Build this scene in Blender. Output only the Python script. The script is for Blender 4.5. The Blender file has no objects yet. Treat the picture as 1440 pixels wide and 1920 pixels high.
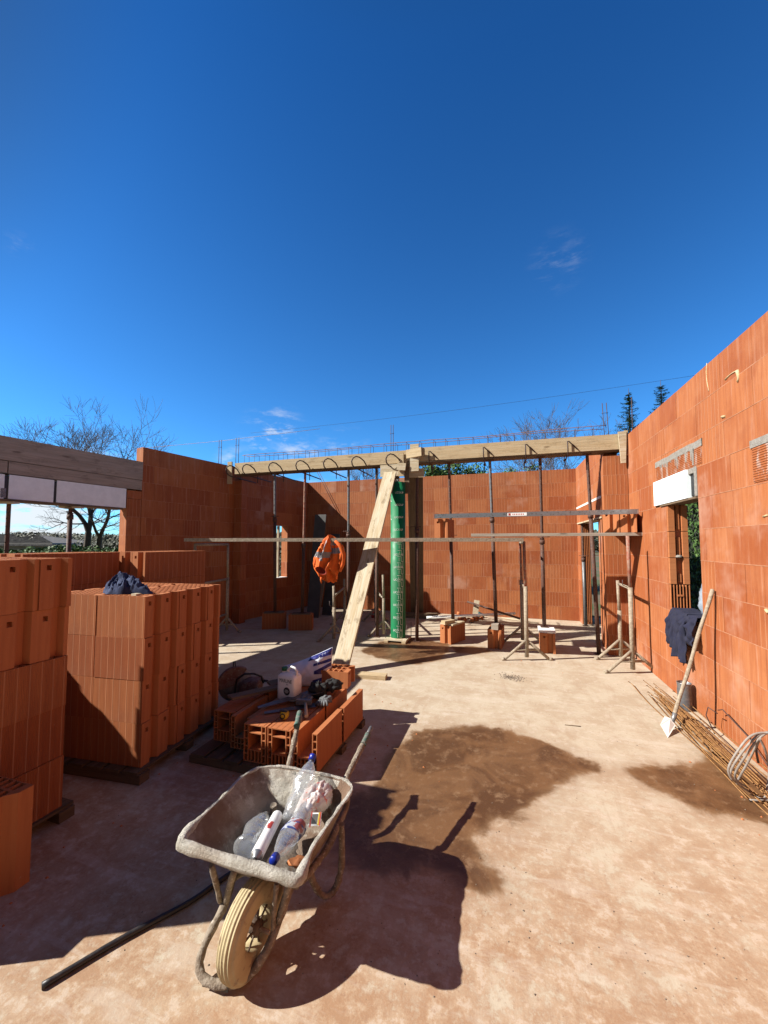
import bpy, bmesh, math, random
import numpy as np
from mathutils import Vector, Matrix, Euler
random.seed(7)
S = bpy.context.scene
COL = S.collection
V = Vector
# ------------------------------------------------------------------ camera
F = 720.0; CX = 720.0; HZ = 1019.0; PITCH = math.radians(3.0); EYE = 1.74
CY = HZ - F*math.tan(PITCH); YAW = math.atan(225/720)
cam = bpy.data.cameras.new('camera'); camo = bpy.data.objects.new('camera', cam); COL.objects.link(camo)
camo.location = (0, 0, EYE); camo.rotation_euler = (math.pi/2+PITCH, 0, YAW)
cam.sensor_fit = 'VERTICAL'; cam.sensor_height = 36; cam.lens = F/1920*36
cam.shift_y = (CY-960)/1920; cam.clip_end = 6000; cam.clip_start = 0.05
S.camera = camo
# ------------------------------------------------------------------ sun and sky
SUN = V((1.185, 0.55, -1.0)).normalized()          # direction the light travels
SUN_EL = math.asin(-SUN.z)
sl = bpy.data.lights.new('sun', 'SUN'); sl.energy = 4.9; sl.angle = math.radians(0.53); sl.color = (1.0, 0.955, 0.88)
so = bpy.data.objects.new('sun', sl); COL.objects.link(so); so.rotation_euler = SUN.to_track_quat('-Z', 'Y').to_euler()
so.location = (-20, -10, 20)
W = bpy.data.worlds.new('World'); S.world = W; W.use_nodes = True
# ------------------------------------------------------------------ survey helpers (a sight line met with a real plane)
_h = V((-math.sin(YAW), math.cos(YAW), 0)); _R = V((math.cos(YAW), math.sin(YAW), 0))
_Fw = _h*math.cos(PITCH)+V((0, 0, math.sin(PITCH))); _U = _R.cross(_Fw); _C = V((0, 0, EYE))
def _ray(px, py): return _R*((px-CX)/F) - _U*((py-CY)/F) + _Fw
def atz(px, py, z=0.0): d = _ray(px, py); return _C+d*((z-EYE)/d.z)
def atx(px, py, x): d = _ray(px, py); return _C+d*(x/d.x)
def aty(px, py, y): d = _ray(px, py); return _C+d*(y/d.y)
def atd(px, py, dist): d = _ray(px, py); return _C+d*dist
def atp(px, py, p0, n): d = _ray(px, py); return _C+d*((p0-_C).dot(n)/d.dot(n))
WISPS = [(tuple(_ray(1045, 492).normalized()), .07, .13, (16, 16, 60), 3), (tuple(_ray(1075, 478).normalized()), .04, .12, (16, 16, 60), 5), (tuple(_ray(515, 823).normalized()), .10, .95, (14, 14, 44), 1), (tuple(_ray(560, 868).normalized()), .10, .8, (12, 12, 30), 2), (tuple(_ray(445, 880).normalized()), .07, .9, (12, 12, 30), 7), (tuple(_ray(60, 968).normalized()), .15, 3.2, (6, 6, 22), 4), (tuple(_ray(230, 985).normalized()), .2, 2.6, (6, 6, 22), 6), (tuple(_ray(120, 1000).normalized()), .17, 2.6, (5, 5, 18), 8), (tuple(_ray(640, 850).normalized()), .09, .5, (12, 12, 34), 9), (tuple(_ray(40, 462).normalized()), .03, .12, (20, 20, 50), 2)]
def build_world():
    nt = W.node_tree; N = nt.nodes; L = nt.links; N.clear()
    out = N.new('ShaderNodeOutputWorld'); bg = N.new('ShaderNodeBackground'); bg.inputs[1].default_value = 0.052
    sky = N.new('ShaderNodeTexSky'); sky.sky_type = 'NISHITA'; sky.sun_disc = False
    sky.sun_elevation = SUN_EL; sky.sun_rotation = math.atan2(-SUN.x, -SUN.y)
    sky.air_density = 1.0; sky.dust_density = 0.15; sky.ozone_density = 4.0; sky.altitude = 300
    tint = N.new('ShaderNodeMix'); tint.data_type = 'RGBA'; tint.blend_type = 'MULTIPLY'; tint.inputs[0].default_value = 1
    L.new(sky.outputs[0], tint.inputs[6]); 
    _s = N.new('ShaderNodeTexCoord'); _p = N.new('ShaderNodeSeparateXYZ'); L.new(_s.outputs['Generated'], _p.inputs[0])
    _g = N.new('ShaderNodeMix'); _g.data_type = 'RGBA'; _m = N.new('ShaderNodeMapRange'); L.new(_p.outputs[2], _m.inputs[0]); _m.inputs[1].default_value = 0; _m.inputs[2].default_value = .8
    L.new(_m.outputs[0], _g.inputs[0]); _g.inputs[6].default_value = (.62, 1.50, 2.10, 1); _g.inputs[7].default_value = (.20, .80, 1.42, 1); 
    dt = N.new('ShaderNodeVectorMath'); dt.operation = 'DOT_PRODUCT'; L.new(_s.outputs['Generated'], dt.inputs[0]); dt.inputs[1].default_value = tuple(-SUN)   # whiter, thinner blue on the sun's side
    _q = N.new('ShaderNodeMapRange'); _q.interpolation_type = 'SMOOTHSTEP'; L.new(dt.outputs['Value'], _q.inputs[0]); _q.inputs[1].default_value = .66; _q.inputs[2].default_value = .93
    db = N.new('ShaderNodeVectorMath'); db.operation = 'DOT_PRODUCT'; L.new(_s.outputs['Generated'], db.inputs[0]); db.inputs[1].default_value = (.45, -.89, 0)  # sky behind the viewpoint, out of view, dimmed and greyed to deepen the shade
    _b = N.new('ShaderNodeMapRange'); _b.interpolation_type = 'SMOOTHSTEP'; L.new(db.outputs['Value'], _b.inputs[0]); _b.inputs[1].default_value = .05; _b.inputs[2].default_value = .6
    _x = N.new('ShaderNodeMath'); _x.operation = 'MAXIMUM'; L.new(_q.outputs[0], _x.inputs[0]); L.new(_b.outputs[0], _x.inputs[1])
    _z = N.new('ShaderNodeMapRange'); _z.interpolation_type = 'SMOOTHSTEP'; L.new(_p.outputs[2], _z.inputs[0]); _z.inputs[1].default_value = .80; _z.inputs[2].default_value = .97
    _y = N.new('ShaderNodeMix'); _y.data_type = 'RGBA'; L.new(_z.outputs[0], _y.inputs[0]); L.new(_g.outputs[2], _y.inputs[6]); _y.inputs[7].default_value = (.15, .45, .70, 1)  # zenith above the frame darkened to cut blue fill on the floor
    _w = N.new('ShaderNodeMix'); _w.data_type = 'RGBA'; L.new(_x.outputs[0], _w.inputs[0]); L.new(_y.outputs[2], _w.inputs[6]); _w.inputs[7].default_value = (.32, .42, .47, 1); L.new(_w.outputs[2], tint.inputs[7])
    # small high clouds: one soft noise field on the sky dome, kept near the horizon
    tc = N.new('ShaderNodeTexCoord'); sep = N.new('ShaderNodeSeparateXYZ'); L.new(tc.outputs['Generated'], sep.inputs[0])
    def m(op, a, b=None, c=None):
        n = N.new('ShaderNodeMath'); n.operation = op
        for i, x in enumerate((a, b, c)):
            if x is None: continue
            if isinstance(x, (int, float)): n.inputs[i].default_value = x
            else: L.new(x, n.inputs[i])
        return n.outputs[0]
    def mr(x, a, b, c, d):
        n = N.new('ShaderNodeMapRange'); n.interpolation_type = 'SMOOTHSTEP'; L.new(x, n.inputs[0])
        for i, q in enumerate((a, b, c, d)): n.inputs[i+1].default_value = q
        return n.outputs[0]
    mp = N.new('ShaderNodeMapping'); mp.inputs['Scale'].default_value = (5, 5, 16); L.new(tc.outputs['Generated'], mp.inputs[0])
    nz = N.new('ShaderNodeTexNoise'); nz.inputs['Scale'].default_value = 1.0; nz.inputs['Detail'].default_value = 9; nz.inputs['Roughness'].default_value = .6
    L.new(mp.outputs[0], nz.inputs['Vector'])
    low = mr(sep.outputs[2], 0.02, 0.20, 1, 0)              # only low over the horizon
    left = mr(sep.outputs[0], -0.95, -0.75, 1.0, 0.22)      # thicker towards the left
    d = m('MULTIPLY', low, left)
    th = m('SUBTRACT', 0.66, m('MULTIPLY', d, 0.26))
    cl = m('MULTIPLY', mr(m('SUBTRACT', nz.outputs[0], th), 0.0, 0.16, 0, 1), mr(sep.outputs[2], 0.10, 0.26, 1, 0))
    def wisp(d, r, k, sc, seed):                                # a small torn cloud round one direction of the sky
        v = N.new('ShaderNodeVectorMath'); v.operation = 'DISTANCE'; L.new(tc.outputs['Generated'], v.inputs[0]); v.inputs[1].default_value = d
        q = N.new('ShaderNodeMapping'); q.inputs['Scale'].default_value = sc; q.inputs['Rotation'].default_value = (0, .35, 0); q.inputs['Location'].default_value = (seed, 0, 0); L.new(tc.outputs['Generated'], q.inputs[0])
        w = N.new('ShaderNodeTexNoise'); w.inputs['Scale'].default_value = 1; w.inputs['Detail'].default_value = 9; w.inputs['Roughness'].default_value = .65; L.new(q.outputs[0], w.inputs['Vector'])
        return m('MULTIPLY', m('MULTIPLY', mr(v.outputs['Value'], 0, r, 1, 0), mr(w.outputs[0], .46, .72, 0, 1)), k)
    for d, r, k, sc, seed in WISPS: cl = m('MAXIMUM', cl, m('MINIMUM', wisp(d, r, k, sc, seed), .93))
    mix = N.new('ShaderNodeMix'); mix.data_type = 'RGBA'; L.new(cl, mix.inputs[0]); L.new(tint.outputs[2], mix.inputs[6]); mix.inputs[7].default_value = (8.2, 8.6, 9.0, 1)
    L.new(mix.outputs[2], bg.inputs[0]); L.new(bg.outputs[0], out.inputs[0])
build_world()
S.view_settings.view_transform = 'Standard'; S.view_settings.look = 'None'; S.view_settings.gamma = 1
S.view_settings.exposure = 1.04
S.render.resolution_x = 768; S.render.resolution_y = 1024
# ------------------------------------------------------------------ mesh builder
MATS = {}
KALB = .62                                                  # real surfaces reflect this share of the swatches below
WM = {}                                                     # world matrix of each thing
def mat4(o): return WM.get(o.name, Matrix.Identity(4))
def props(o, label=None, cat=None, group=None, kind=None):
    if label: o['label'] = label
    if cat: o['category'] = cat
    if group: o['group'] = group
    if kind: o['kind'] = kind
    return o
def thing(name, label, cat, loc=(0, 0, 0), rz=0.0, group=None, rot=None):
    o = bpy.data.objects.new(name, None); COL.objects.link(o)
    e = Euler(rot) if rot else Euler((0, 0, rz)); o.location = loc; o.rotation_euler = e; o.empty_display_size = .1
    WM[o.name] = Matrix.LocRotScale(V(loc), e, None)
    return props(o, label, cat, group)
class MB:
    def __init__(s): s.v = []; s.f = []; s.uv = []; s.t = []; s.sm = []; s.mi = []; s.tint = 0.5; s.smooth = False; s.m = 0
    def face(s, idx, uv):
        s.f.append(idx); s.uv.append(uv); s.t.append(s.tint); s.sm.append(s.smooth); s.mi.append(s.m)
    def quad(s, a, b, c, d, uv=None):
        i = len(s.v); s.v += [V(a), V(b), V(c), V(d)]
        if uv is None:
            l = (V(b)-V(a)).length; w = (V(d)-V(a)).length; uv = [(0, 0), (l, 0), (l, w), (0, w)]
        s.face([i, i+1, i+2, i+3], uv)
    def poly(s, pts):
        i = len(s.v); s.v += [V(p) for p in pts]; s.face(list(range(i, i+len(pts))), [(p[0], p[1]) for p in pts])
    def obox(s, c, ax, ay, az, off=(0, 0), fix=False):
        """box: centre and three half-axis vectors"""
        c = V(c); ax = V(ax); ay = V(ay); az = V(az)
        L = [2*ax.length, 2*ay.length, 2*az.length]
        P = lambda i, j, k: c+ax*i+ay*j+az*k
        order = [0, 1, 2] if fix else sorted(range(3), key=lambda i: -L[i])
        fs = [((1, 2, 0), [P(1, -1, -1), P(1, 1, -1), P(1, 1, 1), P(1, -1, 1)]), ((1, 2, 0), [P(-1, 1, -1), P(-1, -1, -1), P(-1, -1, 1), P(-1, 1, 1)]),
              ((0, 2, 1), [P(1, 1, -1), P(-1, 1, -1), P(-1, 1, 1), P(1, 1, 1)]), ((0, 2, 1), [P(-1, -1, -1), P(1, -1, -1), P(1, -1, 1), P(-1, -1, 1)]),
              ((0, 1, 2), [P(-1, -1, 1), P(1, -1, 1), P(1, 1, 1), P(-1, 1, 1)]), ((0, 1, 2), [P(-1, 1, -1), P(1, 1, -1), P(1, -1, -1), P(-1, -1, -1)])]
        for (a, b, _), q in fs:
            la, lb = L[a], L[b]; uv = [(0, 0), (la, 0), (la, lb), (0, lb)]
            if order.index(a) > order.index(b): uv = [(y, x) for x, y in uv]
            s.quad(*q, uv=[(x+off[0], y+off[1]) for x, y in uv])
    def box(s, x0, x1, y0, y1, z0, z1, off=(0, 0)):
        s.obox(((x0+x1)/2, (y0+y1)/2, (z0+z1)/2), ((x1-x0)/2, 0, 0), (0, (y1-y0)/2, 0), (0, 0, (z1-z0)/2), off)
    def bar(s, p, q, w, h, up=(0, 0, 1), off=(0, 0)):
        """board from p to q, w across, h along up"""
        p = V(p); q = V(q); d = (q-p); u = V(up); sd = d.cross(u)
        if sd.length < 1e-6: sd = d.cross(V((1, 0, 0)))
        sd.normalize(); u = sd.cross(d).normalized()
        s.obox((p+q)/2, d/2, sd*(w/2), u*(h/2), off)
    def tube(s, pts, r, n=8, caps=True, closed=False, smooth=True):
        pts = [V(p) for p in pts]; k = len(pts); rs = r if isinstance(r, (list, tuple)) else [r]*k
        old = s.smooth; base = len(s.v); prev = None; run = 0; runs = []
        for i, p in enumerate(pts):
            if closed: d = pts[(i+1) % k]-pts[i-1]
            else: d = pts[min(i+1, k-1)]-pts[max(i-1, 0)]
            if d.length < 1e-9: d = V((0, 0, 1))
            d.normalize()
            if prev is None:
                a = d.cross(V((0, 0, 1)));
                if a.length < 1e-3: a = d.cross(V((1, 0, 0)))
                a.normalize()
            else:
                a = prev-d*prev.dot(d)
                if a.length < 1e-6: a = d.orthogonal()
                a.normalize()
            b = d.cross(a); prev = a
            if i: run += (p-pts[i-1]).length
            runs.append(run)
            for j in range(n):
                t = 2*math.pi*j/n; s.v.append(p+(a*math.cos(t)+b*math.sin(t))*rs[i])
        s.smooth = smooth
        for i in range(k if closed else k-1):
            for j in range(n):
                i2 = (i+1) % k; a0 = base+i*n+j; a1 = base+i*n+(j+1) % n; b0 = base+i2*n+j; b1 = base+i2*n+(j+1) % n
                c = 2*math.pi*max(rs[i], .001)
                s.face([a0, a1, b1, b0], [(runs[i], c*j/n), (runs[i], c*(j+1)/n), (runs[i2], c*(j+1)/n), (runs[i2], c*j/n)])
        s.smooth = False
        if caps and not closed:
            s.face([base+j for j in range(n)][::-1], [(0, 0)]*n); s.face([base+(k-1)*n+j for j in range(n)], [(0, 0)]*n)
        s.smooth = old
    def cyl(s, p, q, r, n=12): s.tube([p, q], r, n)
    def lathe(s, c, prof, n=20, axis=(0, 0, 1), smooth=True):
        """profile of (radius, height) pairs turned round axis through c"""
        ax = V(axis).normalized(); a = ax.orthogonal().normalized(); b = ax.cross(a); c = V(c); base = len(s.v); old = s.smooth; s.smooth = smooth
        for r, h in prof:
            for j in range(n):
                t = 2*math.pi*j/n; s.v.append(c+ax*h+(a*math.cos(t)+b*math.sin(t))*r)
        for i in range(len(prof)-1):
            for j in range(n):
                a0 = base+i*n+j; a1 = base+i*n+(j+1) % n
                s.face([a0, a1, a1+n, a0+n], [(j/n, prof[i][1]), ((j+1)/n, prof[i][1]), ((j+1)/n, prof[i+1][1]), (j/n, prof[i+1][1])])
        s.smooth = old
    def prism(s, poly, o, ux, uy, ext):
        """extrude a 2-D outline (in ux,uy about o) by the vector ext"""
        o = V(o); ux = V(ux); uy = V(uy); ext = V(ext); n = len(poly); b = len(s.v)
        s.v += [o+ux*x+uy*y for x, y in poly]; s.v += [o+ux*x+uy*y+ext for x, y in poly]
        s.face([b+i for i in range(n)][::-1], [(x, y) for x, y in poly][::-1]); s.face([b+n+i for i in range(n)], [(x, y) for x, y in poly])
        e = ext.length; r = 0
        for i in range(n):
            j = (i+1) % n; l = math.dist(poly[i], poly[j])
            s.face([b+i, b+j, b+n+j, b+n+i], [(0, r), (0, r+l), (e, r+l), (e, r)]); r += l
    def grid(s, P, nu, nv, uvf=None, closed_u=False):
        """P(i,j)->point"""
        b = len(s.v)
        for i in range(nu):
            for j in range(nv): s.v.append(V(P(i, j)))
        for i in range(nu if closed_u else nu-1):
            for j in range(nv-1):
                i2 = (i+1) % nu; q = [b+i*nv+j, b+i2*nv+j, b+i2*nv+j+1, b+i*nv+j+1]
                s.face(q, [uvf(i, j), uvf(i+1, j), uvf(i+1, j+1), uvf(i, j+1)] if uvf else [(i, j), (i+1, j), (i+1, j+1), (i, j+1)])
    def build(s, name, mats, parent=None, base=None, mods=(), weld=False, local=False):
        if isinstance(mats, str): mats = [mats]
        me = bpy.data.meshes.new(name)
        if parent is not None: inv = mat4(parent).inverted()
        else:
            if base is None:
                mn = [min(v[i] for v in s.v) for i in range(3)]; mx = [max(v[i] for v in s.v) for i in range(3)]
                base = ((mn[0]+mx[0])/2, (mn[1]+mx[1])/2, mn[2])
            inv = Matrix.Translation(-V(base))
        if local: inv = Matrix.Identity(4)
        me.from_pydata([tuple(inv @ v) for v in s.v], [], s.f)
        uvl = me.uv_layers.new(name='UVMap'); flat = [c for fuv in s.uv for c in fuv]
        uvl.data.foreach_set('uv', [x for c in flat for x in (c[0], c[1])])
        at = me.attributes.new('tint', 'FLOAT', 'FACE'); at.data.foreach_set('value', s.t)
        for mm in mats: me.materials.append(MATS[mm])
        me.polygons.foreach_set('material_index', s.mi); me.polygons.foreach_set('use_smooth', s.sm)
        o = bpy.data.objects.new(name, me); COL.objects.link(o)
        if parent is not None: o.parent = parent; WM[o.name] = mat4(parent)
        else: o.location = base; WM[o.name] = Matrix.Translation(V(base))
        if weld:
            bm = bmesh.new(); bm.from_mesh(me); bmesh.ops.remove_doubles(bm, verts=bm.verts, dist=1e-5); bmesh.ops.recalc_face_normals(bm, faces=bm.faces); bm.to_mesh(me); bm.free()
        for mo in mods:
            md = o.modifiers.new(mo[0], mo[1])
            for k, x in mo[2].items(): setattr(md, k, x)
        return o
def copy_tree(o, parent=None):
    c = o.copy(); COL.objects.link(c)
    if parent: c.parent = parent
    for ch in o.children: copy_tree(ch, c)
    return c
BEV = lambda w=.004, n=1: ('bevel', 'BEVEL', dict(width=w, segments=n, limit_method='ANGLE', angle_limit=math.radians(40)))
SUB = lambda n=1: ('subdivision', 'SUBSURF', dict(levels=n, render_levels=n))
# ------------------------------------------------------------------ materials
class NT:
    def __init__(s, name):
        m = bpy.data.materials.new(name); m.use_nodes = True; s.m = m; s.N = m.node_tree.nodes; s.L = m.node_tree.links
        s.b = s.N['Principled BSDF']; MATS[name] = m; s.tc = s.N.new('ShaderNodeTexCoord')
    def inp(s, sock, x):
        if isinstance(x, (int, float)): sock.default_value = x
        elif isinstance(x, (tuple, list)): sock.default_value = (*x, 1) if len(x) == 3 and sock.type == 'RGBA' else x
        else: s.L.new(x, sock)
    def math(s, op, *a):
        n = s.N.new('ShaderNodeMath'); n.operation = op
        for i, x in enumerate(a): s.inp(n.inputs[i], x)
        return n.outputs[0]
    def mapr(s, x, a, b, c=0, d=1, smooth=True):
        n = s.N.new('ShaderNodeMapRange'); n.interpolation_type = 'SMOOTHSTEP' if smooth else 'LINEAR'; s.inp(n.inputs[0], x)
        for i, q in enumerate((a, b, c, d)): n.inputs[i+1].default_value = q
        return n.outputs[0]
    def vec(s, kind='Object', scale=(1, 1, 1), loc=(0, 0, 0)):
        mp = s.N.new('ShaderNodeMapping'); mp.inputs['Scale'].default_value = scale; mp.inputs['Location'].default_value = loc; s.L.new(s.tc.outputs[kind], mp.inputs[0]); return mp.outputs[0]
    def noise(s, v, scale, detail=5, rough=.55, dist=0):
        n = s.N.new('ShaderNodeTexNoise'); s.L.new(v, n.inputs['Vector']); n.inputs['Scale'].default_value = scale; n.inputs['Detail'].default_value = detail; n.inputs['Roughness'].default_value = rough; n.inputs['Distortion'].default_value = dist; return n.outputs[0]
    def voro(s, v, scale, feature='F1'):
        n = s.N.new('ShaderNodeTexVoronoi'); n.feature = feature; s.L.new(v, n.inputs['Vector']); n.inputs['Scale'].default_value = scale; return n.outputs[0]
    def mix(s, f, a, b, mode='MIX'):
        n = s.N.new('ShaderNodeMix'); n.data_type = 'RGBA'; n.blend_type = mode; s.inp(n.inputs[0], f); s.inp(n.inputs[6], a); s.inp(n.inputs[7], b); return n.outputs[2]
    def attr(s, name='tint'):
        n = s.N.new('ShaderNodeAttribute'); n.attribute_name = name; return n.outputs['Fac']
    def bump(s, h, strength=.5, dist=.01, prev=None):
        n = s.N.new('ShaderNodeBump'); n.inputs['Strength'].default_value = strength; n.inputs['Distance'].default_value = dist; s.inp(n.inputs['Height'], h)
        if prev is not None: s.L.new(prev, n.inputs['Normal'])
        return n.outputs[0]
    def done(s, col, rough=.8, nrm=None, metal=0, **k):
        kk_ = k.pop('K', KALB); s.inp(s.b.inputs['Base Color'], s.mix(1.0, col, (kk_,)*3, 'MULTIPLY')); s.inp(s.b.inputs['Roughness'], rough); s.inp(s.b.inputs['Metallic'], metal)
        if nrm is not None: s.L.new(nrm, s.b.inputs['Normal'])
        for kk, x in k.items(): s.inp(s.b.inputs[kk.replace('_', ' ')], x)
        return s.m
def simple(name, c1, c2=None, rough=.7, scale=8, bump=.3, bd=.004, metal=0, kind='Object', st=(1, 1, 1), c3=None, bscale=60, spec=None, coat=0, K=None):
    """two or three colours broken up by noise, plus a fine bump"""
    t = NT(name); v = t.vec(kind, st); n = t.noise(v, scale, 6, .6)
    c2 = c2 or tuple(x*.75 for x in c1); col = t.mix(t.mapr(n, .35, .65), c1, c2)
    if c3: col = t.mix(t.mapr(t.noise(v, scale*2.7, 5), .56, .66), col, c3)
    nr = t.bump(t.noise(v, bscale, 4), bump, bd); r = t.mapr(n, .3, .7, rough-.08, min(1, rough+.08))
    t.done(col, r, nr, metal, K=(K or (1.0 if min(c1) > .6 else KALB)))
    if spec is not None: t.b.inputs['Specular IOR Level'].default_value = spec
    if coat: t.b.inputs['Coat Weight'].default_value = coat
    return t.m
def clay(name, rib='back'):
    t = NT(name); uv = t.vec('UV'); ob = t.vec('Object')
    tint = t.attr('tint'); base = t.mix(t.mapr(tint, 0, 1, smooth=False), (.44, .115, .034), (.60, .205, .070))
    big = t.noise(ob, 1.1, 5, .6)
    base = t.mix(t.math('MULTIPLY', t.mapr(big, .48, .72), .55), base, (.66, .29, .14))
    base = t.mix(t.math('MULTIPLY', t.mapr(t.noise(ob, 2.7, 5, .6), .5, .7), .4), base, (.33, .075, .025))
    st = t.noise(t.vec('UV', (34, 1.6, 1)), 1.0, 4, .6)                       # vertical drag marks left by the extruder
    fine = t.noise(t.vec('UV', (140, 5, 1)), 1.0, 3, .6)
    gr = t.noise(ob, 130, 3)
    if rib == 'back':
        sp = t.N.new('ShaderNodeSeparateXYZ'); t.L.new(uv, sp.inputs[0])
        fr = t.math('PINGPONG', t.math('ADD', sp.outputs[0], .0), .031)          # 0..0.031 triangle
        line = t.mapr(fr, .0, .0065, 1, 0)
        base = t.mix(t.math('MULTIPLY', t.mapr(st, .38, .66), .32), base, (.32, .072, .022))
        base = t.mix(t.math('MULTIPLY', line, .62), base, (.72, .36, .20))
        h = t.math('ADD', t.math('MULTIPLY', line, .5), t.math('MULTIPLY', fine, .35))
        nr = t.bump(h, .55, .006)
    elif rib == 'stack':
        sp = t.N.new('ShaderNodeSeparateXYZ'); t.L.new(uv, sp.inputs[0])
        fr = t.math('PINGPONG', t.math('ADD', sp.outputs[0], .0), .031); line = t.mapr(fr, .0015, .0045, 1, 0)
        rb = t.mapr(t.math('PINGPONG', sp.outputs[0], .0042), .0, .0042)
        base = t.mix(t.math('MULTIPLY', t.mapr(st, .38, .66), .35), base, (.30, .07, .024))
        base = t.mix(t.math('MULTIPLY', line, .62), base, (.66, .32, .17))
        nr = t.bump(t.math('ADD', t.math('MAXIMUM', rb, line), t.math('MULTIPLY', fine, .2)), .8, .004)
    elif rib == 'streak':
        base = t.mix(t.math('MULTIPLY', t.mapr(st, .42, .62), .34), base, (.37, .088, .028))
        base = t.mix(t.math('MULTIPLY', t.mapr(t.noise(t.vec('UV', (20, 1.2, 1), (3, 7, 0)), 1.0, 5, .7), .52, .70), .5), base, (.68, .36, .235))
        base = t.mix(t.math('MULTIPLY', t.mapr(t.noise(ob, .8, 5, .65), .52, .68), .6), base, (.70, .40, .28))
        nr = t.bump(t.math('ADD', t.math('MULTIPLY', st, 1.2), t.math('MULTIPLY', fine, .3)), .22, .005)
    elif rib == 'smear':                                                   # lime washed down over a lintel block
        base = t.mix(t.math('MULTIPLY', t.mapr(t.noise(t.vec('Object', (1, 9, 2.2)), 1.4, 6, .7), .50, .62), .75), base, (.74, .62, .54))
        nr = t.bump(fine, .3, .003)
    else:                                                                  # smooth moulded end
        base = t.mix(.55, base, (.72, .27, .10)); base = t.mix(t.math('MULTIPLY', t.mapr(st, .45, .66), .3), base, (.40, .11, .04))
        nr = t.bump(t.math('ADD', t.math('MULTIPLY', st, .5), t.math('MULTIPLY', fine, .3)), .4, .003)
    base = t.mix(t.mapr(t.noise(ob, 34, 4, .7), .66, .74, 0, .5), base, (.62, .42, .30))   # lime specks
    nr = t.bump(gr, .25, .002, nr)
    t.done(base, t.mapr(big, .3, .7, .68, .86), nr); t.b.inputs['Specular IOR Level'].default_value = .3
    return t.m
clay('clay_back', 'back'); clay('clay_streak', 'streak'); clay('clay_plain', 'plain'); clay('clay_ribbed', 'stack'); clay('clay_smear', 'smear')
def wood(name, a, b, c=(.10, .07, .045), stain=.35, wr=.8):
    t = NT(name); v = t.vec('UV', (1.6, 26, 1)); g = t.noise(v, 1.0, 7, .65, .6); g2 = t.noise(t.vec('UV', (3, 90, 1)), 1.0, 3, .6)
    col = t.mix(t.mapr(g, .32, .68), a, b); col = t.mix(t.math('MULTIPLY', t.mapr(g2, .5, .7), .35), col, c)
    blot = t.noise(t.vec('UV', (5, 9, 1), (2, 5, 0)), 1.0, 6, .7); col = t.mix(t.math('MULTIPLY', t.mapr(blot, .52, .66), stain), col, c)
    knot = t.voro(t.vec('UV', (1.7, 6, 1)), 1.0); col = t.mix(t.math('MULTIPLY', t.mapr(knot, .05, .12, 1, 0), .7), col, c)
    t.done(col, wr, t.bump(t.math('ADD', g, g2), .5, .003)); t.b.inputs['Specular IOR Level'].default_value = .25
    return t.m
wood('wood_new', (.66, .49, .28), (.76, .60, .38), (.20, .12, .055), .3)
wood('wood_cream', (.86, .76, .57), (.68, .53, .32), (.30, .21, .12), .6)
wood('wood_grey', (.58, .50, .41), (.44, .37, .295), (.20, .155, .12), .4)
wood('wood_brown', (.27, .19, .12), (.20, .135, .08), (.10, .07, .045), .4)
wood('wood_pallet', (.22, .15, .09), (.14, .095, .06), (.05, .035, .02), .4)
simple('rust_steel', (.085, .036, .024), (.15, .062, .038), .75, 26, .6, .003, 0, c3=(.22, .14, .10), bscale=120)
simple('rust_bar', (.50, .25, .075), (.28, .12, .04), .8, 40, .6, .002, bscale=200, c3=(.42, .22, .09))
simple('dark_bar', (.07, .045, .045), (.11, .06, .05), .7, 40, .4, .002, bscale=200)
simple('galv', (.30, .31, .32), (.20, .20, .21), .5, 20, .3, .002, .5, c3=(.36, .33, .30))
simple('aluminium', (.52, .53, .54), (.40, .41, .43), .38, 12, .2, .002, .75, c3=(.30, .28, .26))
simple('mud_pipe', (.54, .45, .33), (.36, .28, .20), .9, 34, .9, .004, bscale=70, c3=(.52, .43, .33))
simple('red_pipe', (.40, .10, .055), (.46, .30, .22), .8, 22, .6, .002, c3=(.30, .18, .12))
simple('mortar_grey', (.44, .41, .36), (.33, .30, .26), .95, 30, .9, .006, bscale=90)
simple('eps', (.80, .87, .89), (.73, .80, .82), .85, 10, .25, .002, bscale=220)
simple('black_plastic', (.012, .012, .014), (.02, .02, .022), .45, 10, .2, .002)
simple('rubber_hose', (.022, .020, .021), (.045, .036, .034), .5, 22, .4, .002)
simple('concrete_grey', (.30, .29, .27), (.22, .21, .20), .9, 8, .5, .004)
simple('board_grey', (.13, .125, .12), (.10, .098, .095), .8, 4, .3, .003)
simple('white_board', (.78, .77, .74), (.66, .64, .60), .7, 6, .2, .002)
simple('cloth_navy', (.012, .013, .040), (.018, .020, .055), .9, 14, .4, .003, bscale=300)
simple('cloth_blue', (.040, .065, .17), (.025, .04, .11), .92, 14, .4, .003, bscale=300)
simple('hivis', (1.0, .19, .006), (.92, .14, .005), .75, 10, .3, .003, bscale=240)
simple('silver_tape', (.34, .32, .33), (.26, .24, .25), .45, 40, .3, .001)
simple('white_plastic', (.82, .82, .80), (.74, .74, .72), .38, 10, .1, .002)
simple('green_plastic', (.0, .19, .07), (.01, .14, .05), .4, 10, .1, .002)
simple('blue_plastic', (.01, .035, .42), (.01, .03, .34), .35, 10, .1, .002)
simple('yellow_paint', (.78, .58, .02), (.62, .44, .02), .4, 18, .2, .001)
simple('ink_black', (.02, .018, .018), (.03, .028, .028), .7, 8, .1, .001)
simple('ink_blue', (.018, .022, .21), (.02, .03, .26), .5, 8, .1, .001)
simple('ink_white', (.74, .78, .74), (.62, .68, .62), .6, 8, .1, .001)
simple('ink_red', (.62, .06, .05), (.5, .05, .04), .5, 8, .1, .001)
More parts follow.
